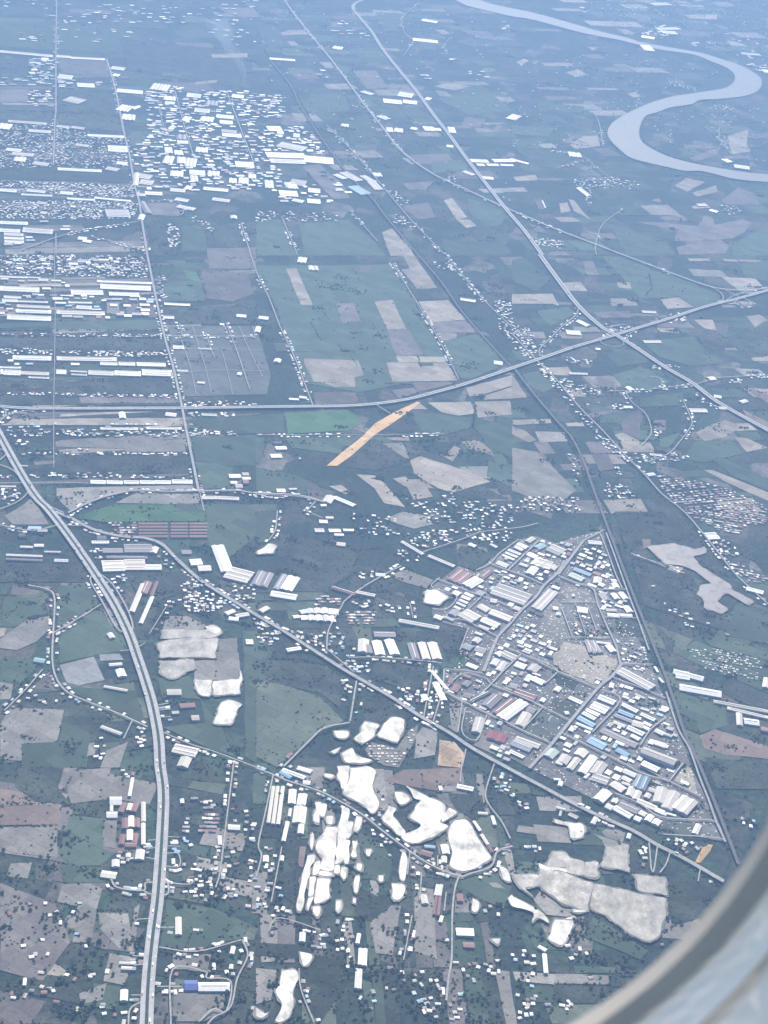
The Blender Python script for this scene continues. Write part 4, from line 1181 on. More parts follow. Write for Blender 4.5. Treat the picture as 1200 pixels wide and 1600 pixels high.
C h 0.35 1060,20 1200,30 1200,150 1090,150
C h 0.4 500,280 560,290 550,330 510,320
C h 0.4 560,90 600,110 590,230 555,230
C h 0.5 1040,300 1110,380 1100,430 1060,360
C h 0.5 880,740 910,740 905,830 885,830
C h 0.4 210,980 250,1000 260,1100 220,1080
C h 0.4 550,920 700,950 880,940 880,1060 600,1060
C h 0.35 700,1050 1000,1060 1000,1200 800,1190
C h 0.2 1060,640 1140,660 1140,750 1100,750
C h 0.25 450,1000 560,1060 560,1200 500,1200
C h 0.4 930,900 1150,900 1150,1000 930,1000
T 800 1200 3
X 90 60 ddgea .5 0,0 1000,540 700,860 300,1200 0,1200
Z along the diagonal highway
R 5 640,360 645,420 650,480 662,490 680,370
R 5 740,400 720,460 690,500
R 4 880,480 870,540
L 14 0,40 130,110 260,180 380,240
L 16 370,680 450,720 540,790 640,850
S 190,400 250,405 270,430 330,445 340,510 260,500 250,475 160,470
S 345,450 400,450 400,520 340,515
S 130,480 250,500 380,550 370,590 350,680 230,640 160,590 130,560
S 385,552 560,590 720,620 720,700 700,740 690,790 640,820 540,780 440,700 372,670 374,592
S 570,505 720,525 725,605 590,580
S 440,380 540,370 545,490 490,480 420,470 440,420
S 0,505 40,510 120,510 120,560 60,570 100,610 30,560
P 0,610 60,640 130,680 160,710 170,735 120,710 90,730 100,690 0,655
P 200,720 290,730 260,800 230,840 170,810
P 285,670 350,680 290,685
P 245,715 290,702 285,718
P 130,480 125,455 160,470 250,480 255,498
F o 875,430 890,375 940,360 930,390 880,450
F d 730,530 1000,560 900,700 760,740 730,640
F a 30,270 240,300 230,330 20,300
F a 130,580 230,645 350,685 260,700 160,690 100,620
F a 380,310 540,360 440,380 420,340
F d 550,340 590,350 600,500 550,490
F g 380,700 640,860 600,900 330,790
Q w 130 830 165 850 158 862; w 142 870 162 872 152 960; c 320 290 330 292 330 296
C h 0.45 590,340 640,350 640,480 600,480
C h 0.45 690,390 740,390 720,430 700,430
C h 0.5 20,360 140,370 140,395 30,390
C h 0.45 240,800 380,880 370,920 260,900
C h 0.45 350,950 390,950 390,1050 350,1040
C h 0.2 0,790 200,920 120,960 0,960
C h 0.4 20,950 130,970 120,1200 20,1200
C h 0.5 900,500 980,540 960,555 910,530
C h 0.5 690,790 740,800 710,850 690,840
C h 0.5 1070,240 1150,240 1140,280 1080,280
C h 0.4 160,1080 280,1100 270,1160 170,1150
C h 0.5 0,120 100,180 60,210 0,200
"""

# ------------------------------------------------------------------ the plain
g = link('ground', mesh('ground', [(-48000, -12000, 0), (48000, -12000, 0), (48000, 84000, 0), (-48000, 84000, 0)], [(0, 1, 2, 3)], ground_mat()))
tag(g, kind='structure')

TREE_SPOTS = []      # x, y, size
BLD = []             # small buildings of the built-up patches
CARLINES = []; ROADSIDE = []
zc = {'F': 0, 'P': 0, 'R': 0}

def gabled(L, W, h, bays, over=.6):
    """walls with gable ends and one pitched roof per bay, ridge along x"""
    bw = W / bays; rise = bw * .13 + .4; x = L / 2
    prof = [(-W / 2, 0)]
    for b in range(bays): y0 = -W / 2 + b * bw; prof += [(y0, h), (y0 + bw / 2, h + rise)]
    prof += [(W / 2, h), (W / 2, 0)]
    if bays > 1: pass
    n = len(prof)
    vs = [(-x, y, z) for y, z in prof] + [(x, y, z) for y, z in prof]
    fs = [tuple(range(n)), tuple(range(2 * n - 1, n - 1, -1)), (0, n, n + 1, 1), (n - 2, 2 * n - 2, 2 * n - 1, n - 1)]
    roofs = []
    for b in range(bays):
        y0 = -W / 2 + b * bw; y1 = y0 + bw; ym = (y0 + y1) / 2
        a0 = y0 - (over if b == 0 else -.05); a1 = y1 + (over if b == bays - 1 else -.05); t = .25; X = x + over
        zl = h - (over if b == 0 else -.05) * rise / (bw / 2); zr = h - (over if b == bays - 1 else -.05) * rise / (bw / 2)
        pr = [(a0, zl + .06), (ym, h + rise + .06), (a1, zr + .06), (a1, zr + .06 + t), (ym, h + rise + .06 + t), (a0, zl + .06 + t)]
        rv = [(-X, y, z) for y, z in pr] + [(X, y, z) for y, z in pr]
        rf = [(5, 4, 10, 11)[::-1], (4, 3, 9, 10)[::-1], (0, 1, 7, 6)[::-1], (1, 2, 8, 7)[::-1], (0, 6, 11, 5)[::-1], (2, 3, 9, 8)[::-1], (0, 5, 4, 1), (1, 4, 3, 2), (6, 7, 10, 11), (7, 8, 9, 10)]
        roofs.append((rv, rf, ym, h + rise + .06 + t))
    return vs, fs, roofs
def boxm(x0, x1, y0, y1, z0, z1):
    vs = [(x, y, z) for z in (z0, z1) for x, y in ((x0, y0), (x1, y0), (x1, y1), (x0, y1))]
    return vs, [(3, 2, 1, 0), (4, 5, 6, 7), (0, 1, 5, 4), (1, 2, 6, 5), (2, 3, 7, 6), (3, 0, 4, 7)]

LABELS = {}
def building(col, p0, p1, p2, h, zone):
    P0, P1, P2 = (ground(*p, h) for p in (p0, p1, p2))
    u = (P1 - P0); u.z = 0; L = u.length; u.normalize(); v = Vector((-u.y, u.x, 0))
    W = (P2 - P0).dot(v)
    if abs(W) < 5: W = 5 if W >= 0 else -5
    c = P0 + u * L / 2 + v * W / 2; W = abs(W); rz = math.atan2(u.y, u.x)
    if W > L * 1.15: L, W = W, L; rz += math.pi / 2
    L = max(L, 6)
    base = Vector((c.x, c.y, 0))
    bays = max(1, round(W / 24)) if W > 32 else 1
    asp = L / W
    if asp > 3.6 and L > 35: nm, kind, cat = 'long_shed', 'shed', 'shed'; size = 'very long narrow' if L > 150 else 'long narrow'
    elif L * W > 2600: nm, kind, cat = 'factory_hall', 'factory hall', 'factory'; size = 'huge' if L * W > 7000 else 'broad' if asp < 1.8 else 'oblong'
    elif L > 26: nm, kind, cat = 'warehouse', 'warehouse', 'warehouse'; size = 'squarish' if asp < 1.5 else 'oblong' if asp < 2.4 else 'slender'
    else: nm, kind, cat = 'small_building', 'building', 'building'; size = 'small' if L > 15 else 'very small'
    if bays > 1: size += ' ' + ('two' if bays == 2 else 'many') + '-ridged'
    r = link(nm, None, None, base, rz)
    lab = f"{size} {RN[col]} roofed {kind} {zone}"
    tag(r, lab, cat, lab)
    vs, fs, roofs = gabled(L, W, h, bays)
    link('walls', mesh('walls', vs, fs, WALL if col in 'wcekbt' else WALL2), r)
    for k, (rv, rf, ym, zt) in enumerate(roofs):
        ro = link('roof', mesh('roof', rv, rf, RM[col]), r)
        if L > 45 and W / bays > 13:
            a, b = boxm(-L * .42, L * .42, ym - .9, ym + .9, zt - .3, zt + .7)
            link('ridge_vent', mesh('ridge_vent', a, b, VENT if col not in 'wc' else RM[col]), ro)
    if L > 22:
        s = -1 if math.cos(rz) > 0 else 1           # long side that faces south
        nd = min(4, int(L / 20)); dh = min(h - 1, 4.5)
        for k in range(nd):
            x = -L / 2 + L * (k + .5) / nd
            a, b = boxm(x - 2.4, x + 2.4, s * (W / 2 + .03) - .12, s * (W / 2 + .03) + .12, 0.05, dh)
            link('loading_door', mesh('loading_door', a, b, DOOR), r)
    ca, sa = math.cos(rz), math.sin(rz)
    q = [(base.x + ca * x - sa * y, base.y + sa * x + ca * y, z) for x, y, z in ((-L / 2, -W / 2, 0), (L / 2, -W / 2, 0), (L / 2, W / 2, h), (-L / 2, W / 2, h))]
    mark([sheet(p) for p in q], 2)

def cluster(style, dens, poly, dline, zone):
    G = [ground(*p) for p in poly]; u = (ground(*dline[1]) - ground(*dline[0])).normalized(); v = Vector((-u.y, u.x, 0))
    us = [p.dot(u) for p in G]; vs = [p.dot(v) for p in G]; pl = list(zip(us, vs))
    far = sum(p.length for p in G) / len(G)
    cu, cv = {'h': (15, 15), 'i': (42, 31), 'r': (9.5, 17), 'g': (13, 13), 't': (9, 9), 'j': (25, 20)}[style]
    if style == 'h' and far > 9000: cu, cv = 20, 20
    y = min(vs); row = 0
    while y < max(vs):
        x = min(us) + rng.uniform(0, cu); row += 1
        if style in 'rg' and row % 7 == 0: y += cv * .7; continue
        while x < max(us):
            if style == 'r' and int((x - min(us)) / cu) % 12 == 0: x += cu; continue
            j = .35 if style in 'hitj' else .05
            xx = x + rng.uniform(-j, j) * cu; yy = y + rng.uniform(-j, j) * cv
            if inpoly(xx, yy, pl):
                p = u * xx + v * yy
                if rng.random() < dens:
                    if style == 'h':
                        l, w, h = rng.uniform(7, 14), rng.uniform(6, 9.5), rng.uniform(3, 6); cl = rng.choices('wcgmrbtn'.replace('n', 'k'), (30, 22, 16, 12, 9, 4, 3, 8))[0]; rr = rng.gauss(0, .25) + rng.choice((0, 0, math.pi / 2))
                    elif style == 'i':
                        l, w, h = rng.uniform(16, 44), rng.uniform(11, 28), rng.uniform(4, 9); cl = rng.choices('wcgmrbtkx', (24, 26, 14, 12, 6, 3, 2, 14, 4))[0]; rr = rng.gauss(0, .03)
                    elif style == 'j':
                        l, w, h = rng.uniform(10, 26), rng.uniform(8, 18), rng.uniform(3.5, 8); cl = rng.choices('wcgmrbtkx', (36, 24, 12, 10, 6, 4, 2, 8, 4))[0]; rr = rng.gauss(0, .03) + rng.choice((0, 0, math.pi / 2))
                    elif style == 'r':
                        l, w, h = 9, rng.uniform(7.5, 9), rng.uniform(3.5, 5); cl = rng.choices('rmgckw', (40, 22, 12, 10, 8, 6))[0]; rr = 0
                    elif style == 'g':
                        l, w, h = rng.uniform(6, 9), rng.uniform(4, 7), rng.uniform(2.5, 4); cl = rng.choices('cgkwm', (30, 20, 30, 12, 12))[0]; rr = 0
                    else:
                        l, w, h = rng.uniform(3, 6), rng.uniform(2, 4), rng.uniform(1.5, 2.8); cl = rng.choices('wckr', (40, 30, 20, 4))[0]; rr = rng.uniform(0, 3)
                    an = math.atan2(u.y, u.x) + rr; ca, sa = math.cos(an), math.sin(an)
                    fp = [(p.x + ca * a * l - sa * b * w, p.y + sa * a * l + ca * b * w, 0) for a, b in ((-.5, -.5), (.5, -.5), (.5, .5), (-.5, .5))]
                    if not occ(p) and not any(occ(q) for q in fp):
                        BLD.append((p.x, p.y, an, l, w, h, cl, style, zone))
                        if style in 'ijt': mark([sheet(q) for q in fp], 2)
                elif style in 'hij' and not occ(p):
                    for _ in range(2 if style == 'h' else (1 if style == 'i' else 0)):
                        if rng.random() < min(.38, dens * .8): TREE_SPOTS.append((p.x + rng.uniform(-6, 6), p.y + rng.uniform(-6, 6), rng.uniform(2.6, 5)))
            x += cu
        y += cv

# ------------------------------------------------------------------ read the plan
ITEMS = []
tile = (0, 0, 3.0); zone = ''; dline = ((0, 637), (283, 641))
def pt(s): a, b = s.split(','); return (tile[0] + float(a) / tile[2], tile[1] + float(b) / tile[2])
for ln in PLAN.strip().splitlines():
    k = ln[0]; rest = ln[2:]
    if k == 'T': a = rest.split(); tile = (float(a[0]), float(a[1]), float(a[2])); continue
    if k == 'Z': zone = rest; continue
    if k == 'D': a = rest.split(); dline = (pt(a[0]), pt(a[1])); continue
    if k in 'BQ':
        for e in rest.split(';'):
            a = e.split(); n = [float(q) for q in a[1:]]
            f = lambda x, y: (tile[0] + x / tile[2], tile[1] + y / tile[2])
            if k == 'B': ps = (f(n[0], n[1]), f(n[2], n[3]), f(n[2], n[3] + n[4])); h = n[5] if len(n) > 5 else 6.0
            else: ps = (f(n[0], n[1]), f(n[2], n[3]), f(n[4], n[5])); h = n[6] if len(n) > 6 else 7.0
            ITEMS.append(('B', a[0], ps, h, zone))
    elif k in 'RE':
        a = rest.split(); m = 1 if k == 'R' else 2
        ITEMS.append((k, [float(q) for q in a[:m]], [pt(q) for q in a[m:]], zone))
    elif k in 'KL': a = rest.split(); ITEMS.append((k, float(a[0]), [pt(q) for q in a[1:]], zone))
    elif k == 'F': a = rest.split(); ITEMS.append(('F', a[0], [pt(q) for q in a[1:]], zone))
    elif k == 'X': a = rest.split(); ITEMS.append(('X', (float(a[0]), float(a[1]), a[2], float(a[3])), [pt(q) for q in a[4:]], zone, dline))
    elif k in 'PSWV': ITEMS.append((k, None, [pt(q) for q in rest.split()], zone))
    elif k == 'C': a = rest.split(); ITEMS.append(('C', (a[0], float(a[1])), [pt(q) for q in a[2:]], zone, dline))

# patchwork of smaller plots
def plots(cu, cv, cols, prob, poly, dline):
    G = [ground(*p) for p in poly]; u = (ground(*dline[1]) - ground(*dline[0])).normalized(); v = Vector((-u.y, u.x, 0))
    pl = [(p.dot(u), p.dot(v)) for p in G]; us = [p[0] for p in pl]; vv = [p[1] for p in pl]
    rows = [min(vv)]
    while rows[-1] < max(vv): rows.append(rows[-1] + cv * rng.uniform(.5, 1.6))
    for y0, y1 in zip(rows, rows[1:]):
        x = min(us) - rng.uniform(0, cu)
        while x < max(us):
            x1 = x + cu * rng.uniform(.5, 1.7); g = min(cu, cv) * .04
            if rng.random() < prob and inpoly((x + x1) / 2, (y0 + y1) / 2, pl):
                j = lambda: rng.uniform(-.12, .12) * min(cu, cv)
                q = [u * (a + j()) + v * (b + j()) for a, b in ((x + g, y0 + g), (x1 - g, y0 + g), (x1 - g, y1 - g), (x + g, y1 - g))]
                zc['F'] += 1
                me, loc = sheet_mesh('field', roughen(q, 1.5, 40), FM[rng.choice(cols)], .06 + .0015 * zc['F'])
                tag(link('field', me, None, loc), kind='structure')
                if rng.random() < .3:
                    a, b = rng.choice(((q[0], q[1]), (q[1], q[2]), (q[3], q[0]))); n = max(1, int((b - a).length / 9))
                    for k in range(n):
                        if rng.random() < .7: p = a.lerp(b, k / n); TREE_SPOTS.append((p.x + rng.uniform(-3, 3), p.y + rng.uniform(-3, 3), rng.uniform(2, 4.2)))
            x = x1
for it in ITEMS:
    if it[0] == 'X': plots(*it[1], it[2], it[4])
print('plots', zc['F'])
# fields
for it in ITEMS:
    if it[0] != 'F': continue
    G = [ground(*p) for p in it[2]]
    pts = roughen(G, 2.0 if it[1] not in 'xk' else .6, 45)
    zc['F'] += 1
    me, loc = sheet_mesh('field', pts, FM[it[1]], .06 + .0015 * zc['F'])
    tag(link('field', me, None, loc), kind='structure')
    if it[1] in 'gdeamt':
        for a, b in zip(pts, pts[1:] + pts[:1]):
            a = Vector(a); b = Vector(b)
            if rng.random() < (.45 if it[1] in 'de' else .22):
                n = int((b - a).length / 9)
                for q in range(n):
                    if rng.random() < .5:
                        p = a.lerp(b, q / n); TREE_SPOTS.append((p.x + rng.uniform(-2, 2), p.y + rng.uniform(-2, 2), rng.uniform(1.8, 3.6)))
    if it[1] in 'de' :
        xs = [p[0] for p in pts]; ys = [p[1] for p in pts]; ar = (max(xs) - min(xs)) * (max(ys) - min(ys))
        for _ in range(min(140, int(ar / 1600))):
            x, y = rng.uniform(min(xs), max(xs)), rng.uniform(min(ys), max(ys))
            if inpoly(x, y, pts): TREE_SPOTS.append((x, y, rng.uniform(1.8, 4.2)))
# water
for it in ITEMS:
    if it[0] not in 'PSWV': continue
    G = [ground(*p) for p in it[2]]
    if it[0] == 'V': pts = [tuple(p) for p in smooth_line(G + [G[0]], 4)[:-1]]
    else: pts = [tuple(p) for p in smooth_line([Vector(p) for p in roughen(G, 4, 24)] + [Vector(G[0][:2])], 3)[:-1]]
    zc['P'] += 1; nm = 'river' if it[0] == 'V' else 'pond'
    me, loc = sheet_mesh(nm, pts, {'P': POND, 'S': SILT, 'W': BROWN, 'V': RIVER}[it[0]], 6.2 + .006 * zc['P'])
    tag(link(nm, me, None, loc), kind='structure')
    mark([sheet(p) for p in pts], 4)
    if nm == 'pond':
        cx = sum(p[0] for p in pts) / len(pts); cy = sum(p[1] for p in pts) / len(pts)
        bk = [(p[0] + (p[0] - cx) / max(1, math.hypot(p[0] - cx, p[1] - cy)) * rng.uniform(2, 9), p[1] + (p[1] - cy) / max(1, math.hypot(p[0] - cx, p[1] - cy)) * rng.uniform(2, 9)) for p in pts]
        me, loc = sheet_mesh('bank', bk, FM['a'], 5.4 + .006 * zc['P']); tag(link('bank', me, None, loc), kind='structure')
# roads
for it in ITEMS:
    if it[0] == 'R':
        w = it[1][0] * (.8 if it[1][0] <= 8 else 1); line = smooth_line([ground(*p) for p in it[2]]); zc['R'] += 1; z = 7.2 + .006 * zc['R']
        nm = 'highway' if w >= 13 else 'road' if w >= 6 else 'lane'
        o = tag(ribbon(nm, line, w, ROAD if w >= 6 else LANE, z), kind='structure'); mark_line(line, w + 2, 1)
        if w >= 9:
            vs, fs = dashes(line, 0); link('lane_markings', mesh('lane_markings', vs, fs, PAINT), o, (0, 0, .05))
        if w >= 13: CARLINES.append((line, [-w * .25, w * .25], z, 30, 'on the diagonal highway' if it[3].startswith('beside the exp') else 'on the far highway'))
    elif it[0] == 'E':
        w, gap = it[1]; line = smooth_line([ground(*p) for p in it[2]]); zc['R'] += 1; z = 8.6 + .02 * zc['R'] / 4
        r = tag(link('expressway', None, None, (line[0].x, line[0].y, z)), kind='structure')
        for s in (-1, 1):
            c = offset_line(line, s * (gap / 2 + w / 2)); ob = ribbon('carriageway', c, w, EXPW, 0, r, line[0])
            vs, fs = dashes(c, 0); o = Vector((c[0].x - line[0].x, c[0].y - line[0].y, .05)); link('lane_markings', mesh('lane_markings', vs, fs, PAINT), ob, o)
        ribbon('median', line, gap - .4, MEDIAN, .03, r, line[0]); mark_line(line, 2 * w + gap + 3, 1)
        if w >= 12:
            for p, q in zip(line, line[1:]):
                n = max(1, int((q - p).length / 11))
                for k in range(n):
                    if rng.random() < .55: a = p.lerp(q, k / n); TREE_SPOTS.append((a.x + rng.uniform(-1, 1), a.y + rng.uniform(-1, 1), rng.uniform(1.2, 2.1), 1))
        CARLINES.append((line, [s * (gap / 2 + w * f) for s in (-1, 1) for f in (.28, .72)], z, 26 if w >= 12 else 45, 'on the wide expressway' if w >= 12 else 'on the far expressway'))
    elif it[0] == 'K':
        line = smooth_line([ground(*p) for p in it[2]]); zc['R'] += 1
        o = tag(ribbon('railway', line, it[1], BALLAST, 6.9 + .006 * zc['R']), kind='structure'); mark_line(line, it[1] + 2, 1)
        for s in (-1, 1):
            for p, q in zip(offset_line(line, s * (it[1] * .5 + 9)), offset_line(line, s * (it[1] * .5 + 9))[1:]):
                n = max(1, int((q - p).length / 8))
                for k in range(n):
                    if rng.random() < .5: a = p.lerp(q, k / n); TREE_SPOTS.append((a.x + rng.uniform(-4, 4), a.y + rng.uniform(-4, 4), rng.uniform(1.8, 4)))
    elif it[0] == 'L':
        G = [ground(*p) for p in it[2]]
        for p, q in zip(G, G[1:]):
            n = max(1, int((q - p).length / 7))
            for k in range(n):
                if rng.random() < .8: a = p.lerp(q, k / n); TREE_SPOTS.append((a.x + rng.uniform(-4, 4), a.y + rng.uniform(-4, 4), rng.uniform(2.2, 4.6)))
for it in ITEMS:
    if it[0] == 'R' and 3.5 < it[1][0] <= 15 and 'estate' not in it[3]:
        line = smooth_line([ground(*p) for p in it[2]]); far = line[0].length > 8500
        for s in (-1, 1):
            acc = 0; L = offset_line(line, s * (it[1][0] / 2 + 9))
            for a, b in zip(L, L[1:]):
                t = b - a; ln = t.length
                while acc < ln:
                    p = a + t * (acc / max(ln, 1e-6)); n = math.sin(p.x * .011) + math.sin(p.y * .009 + p.x * .004)
                    if n > -.2 and rng.random() < (.28 if far else .5): ROADSIDE.append((p + Vector((rng.uniform(-3, 3), rng.uniform(-3, 3))), math.atan2(t.y, t.x), it[3]))
                    elif rng.random() < .4: TREE_SPOTS.append((p.x, p.y, rng.uniform(2, 4.2)))
                    acc += rng.uniform(11, 24)
                acc -= ln
# buildings of the plan
for it in ITEMS:
    if it[0] == 'B': building(it[1], *it[2], it[3], it[4])
for it in ITEMS:
    if it[0] == 'C': cluster(it[1][0], it[1][1], it[2], it[4], it[3])

for p, an, zn in ROADSIDE:
    if not occ(p): BLD.append((p.x, p.y, an + rng.gauss(0, .12), rng.uniform(7, 15), rng.uniform(6, 10), rng.uniform(3, 6), rng.choices('wcgmrbtk', (30, 22, 16, 12, 9, 4, 3, 8))[0], 'h', zn))
# the smaller buildings: the largest-looking 300 of each kind stand alone, the rest are one mass
def house_parts():
    vs, fs, roofs = gabled(1, 1, 1, 1, .06); rv, rf, *_ = roofs[0]
    def rescale(v): return [(x, y, z if z <= 1 else 1 + (z - 1) * .62) for x, y, z in v]
    rv = [(x, y, 1 + (z - 1) * .3) for x, y, z in rv]; vs = [(x, y, z if z <= 1 else 1 + (z - 1) * .3) for x, y, z in vs]
    return vs, fs, rv, rf
HV, HF, RV, RF = house_parts()
WALLMESH = [mesh('walls', HV, HF, WALL), mesh('walls', HV, HF, WALL2)]
ROOFMESH = {c: mesh('roof', RV, RF, RM[c]) for c in RM}
def lookk(b): return b[3] * b[4] / (b[0] ** 2 + b[1] ** 2 + ALT ** 2)
groups = {'house': [b for b in BLD if b[7] == 'h'], 'workshop': [b for b in BLD if b[7] in 'ij'], 'row_house': [b for b in BLD if b[7] == 'r'], 'hut': [b for b in BLD if b[7] == 'g'], 'container': [b for b in BLD if b[7] == 't']}
for nm, lst in groups.items():
    vis = [b for b in lst if inview((b[0], b[1], 0))]; vis.sort(key=lookk, reverse=True)
    solo = vis[:300]; ids = set(map(id, solo)); rest = [b for b in lst if id(b) not in ids]
    for b in solo:
        r = link(nm, None, None, (b[0], b[1], 0), b[2]); r.scale = (b[3], b[4], b[5])
        link('walls', WALLMESH[0 if b[6] in 'wck' else 1], r); link('roof', ROOFMESH[b[6]], r)
        sz = {'house': 'small', 'workshop': 'mid-sized', 'row_house': 'terraced', 'hut': 'tiny', 'container': 'little'}[nm]; kd = nm.replace('_', ' ')
        lab = f"{sz} {RN[b[6]]} roofed {kd} {b[8]}"; tag(r, lab, kd.split()[-1], lab)
    if rest:
        keys = list(RM) + ['W1', 'W2']; ki = {k: i for i, k in enumerate(keys)}
        V = []; F = []; I = []; o = 0
        hv = np.array(HV + RV); nh = len(HV)
        for b in rest:
            c, s = math.cos(b[2]), math.sin(b[2]); q = hv * (b[3], b[4], b[5])
            V.append(np.stack((q[:, 0] * c - q[:, 1] * s + b[0], q[:, 0] * s + q[:, 1] * c + b[1], q[:, 2]), 1))
            F += [tuple(i + o for i in f) for f in HF] + [tuple(i + o + nh for i in f) for f in RF]
            I += [ki['W1' if b[6] in 'wck' else 'W2']] * len(HF) + [ki[b[6]]] * len(RF); o += len(hv)
        me = mesh(nm + 's', np.concatenate(V).tolist(), F, [RM[k] for k in RM] + [WALL, WALL2], I)
        kd = nm.replace('_', ' ')
        tag(link(nm + 's', me), f"many {kd}s with pale and dark roofs scattered across the plain", kd.split()[-1] + 's', None, 'stuff')
print('small buildings', {k: len(v) for k, v in groups.items()})

# ------------------------------------------------------------------ trees
for _ in range(650):                           # clumps of trees
    c = ground(rng.uniform(-60, 1260), 1640 - 1640 * rng.random() ** 1.1); sp = rng.uniform(8, 34)
    for _ in range(int(rng.uniform(6, 30))): TREE_SPOTS.append((c.x + rng.gauss(0, sp), c.y + rng.gauss(0, sp * rng.uniform(.3, 1)), rng.uniform(2.4, 5.2)))
for _ in range(4000):                          # scrub all over the open plain
    p = ground(rng.uniform(-60, 1260), 1600 - 1700 * rng.random() ** 1.15)
    n = math.sin(p.x * .006 + 1) + math.sin(p.y * .0047 + p.x * .002) + math.sin(p.x * .0023 - p.y * .0031)
    if n > .15: TREE_SPOTS.append((p.x, p.y, rng.uniform(2, 4.6)))
spots = []
for t in TREE_SPOTS:
    o = occ((t[0], t[1]))
    if len(t) > 3 or not o: spots.append(t[:3])
print('trees', len(spots))
def crown_mesh(seed, n, name='crown'):
    r = random.Random(seed); vs = []; fs = []
    lob = [(r.uniform(-.5, .5), r.uniform(-.5, .5), r.uniform(.7, 1.35), r.uniform(.42, .62)) for _ in range(6)]
    for _ in range(n):
        l = r.choice(lob); d = Vector((r.gauss(0, 1), r.gauss(0, 1), r.gauss(0, 1) * .8)).normalized() * l[3] * r.uniform(.75, 1.05)
        c = Vector(l[:3]) + d; a = Vector((r.gauss(0, 1), r.gauss(0, 1), r.gauss(0, 1))).normalized(); b = a.cross(d.normalized() + a * .01).normalized(); a = b.cross(d).normalized()
        s = r.uniform(.13, .24); k = len(vs)
        vs += [tuple(c + a * s), tuple(c + b * s), tuple(c - a * s), tuple(c - b * s)]; fs.append((k, k + 1, k + 2, k + 3))
    return vs, fs
CROWNS = [mesh('crown', *crown_mesh(s, 170), LEAF) for s in range(5)]
def trunk():
    vs = []; fs = []
    def limb(a, b, r0, r1):
        k = len(vs); d = (b - a).normalized(); x = d.orthogonal().normalized(); y = d.cross(x)
        for p, r in ((a, r0), (b, r1)):
            for q in range(5): an = q * 2 * math.pi / 5; vs.append(tuple(p + x * math.cos(an) * r + y * math.sin(an) * r))
        for q in range(5): fs.append((k + q, k + (q + 1) % 5, k + 5 + (q + 1) % 5, k + 5 + q))
    limb(Vector((0, 0, 0)), Vector((0.03, 0, .65)), .085, .06)
    for q in range(4): an = q * 1.6; limb(Vector((.03, 0, .62)), Vector((.4 * math.cos(an), .4 * math.sin(an), 1.05)), .045, .02)
    return vs, fs
TRUNK = mesh('trunk', *trunk(), BARK)
vis = sorted((t for t in spots if inview((t[0], t[1], 0)) and occ((t[0], t[1])) == 0), key=lambda t: t[2] ** 2 / (t[0] ** 2 + t[1] ** 2 + ALT ** 2), reverse=True)
solo = vis[:300]; ids = set(map(id, solo))
for i, t in enumerate(solo):
    r = link('tree', None, None, (t[0], t[1], 0), i * 1.7); s = t[2] * 1.15; r.scale = (s, s, s)
    link('trunk', TRUNK, r); link('crown', CROWNS[i % 5], r)
    zn = min(BLD, key=lambda b: (b[0] - t[0]) ** 2 + (b[1] - t[1]) ** 2)[8]; sz = 'large' if t[2] > 4.9 else 'mid-sized' if t[2] > 4.5 else 'small'
    lab = f'{sz} dark green broadleaf tree {zn}'; tag(r, lab, 'tree', lab)
# the other trees: too many and too small to pick apart
tv = [np.array(crown_mesh(50 + k, 26)[0]) * (1.15, 1.15, 1) for k in range(6)]
for k in range(6):                              # bigger leaf masses for the distance
    q = tv[k].reshape(-1, 4, 3); c = q.mean(1, keepdims=True); tv[k] = (c + (q - c) * 2.0).reshape(-1, 3)
V = []; nq = 0
for i, t in enumerate(spots):
    if id(t) in ids: continue
    q = tv[i % 6]; an = i * .7; c, s = math.cos(an), math.sin(an); z = t[2]
    V.append(np.stack(((q[:, 0] * c - q[:, 1] * s) * z + t[0], (q[:, 0] * s + q[:, 1] * c) * z + t[1], q[:, 2] * z - .35 * z), 1))
V = np.concatenate(V).astype(np.float32); nq = len(V) // 4
me = bpy.data.meshes.new('woodland'); me.vertices.add(len(V)); me.vertices.foreach_set('co', V.ravel())
me.loops.add(nq * 4); me.loops.foreach_set('vertex_index', np.arange(nq * 4, dtype=np.int32))
me.polygons.add(nq); me.polygons.foreach_set('loop_start', np.arange(0, nq * 4, 4, dtype=np.int32))
me.materials.append(LEAF); me.update(); me.validate()
tag(link('woodland', me), 'dark green scrub and tree lines spread over the whole plain', 'trees', None, 'stuff')

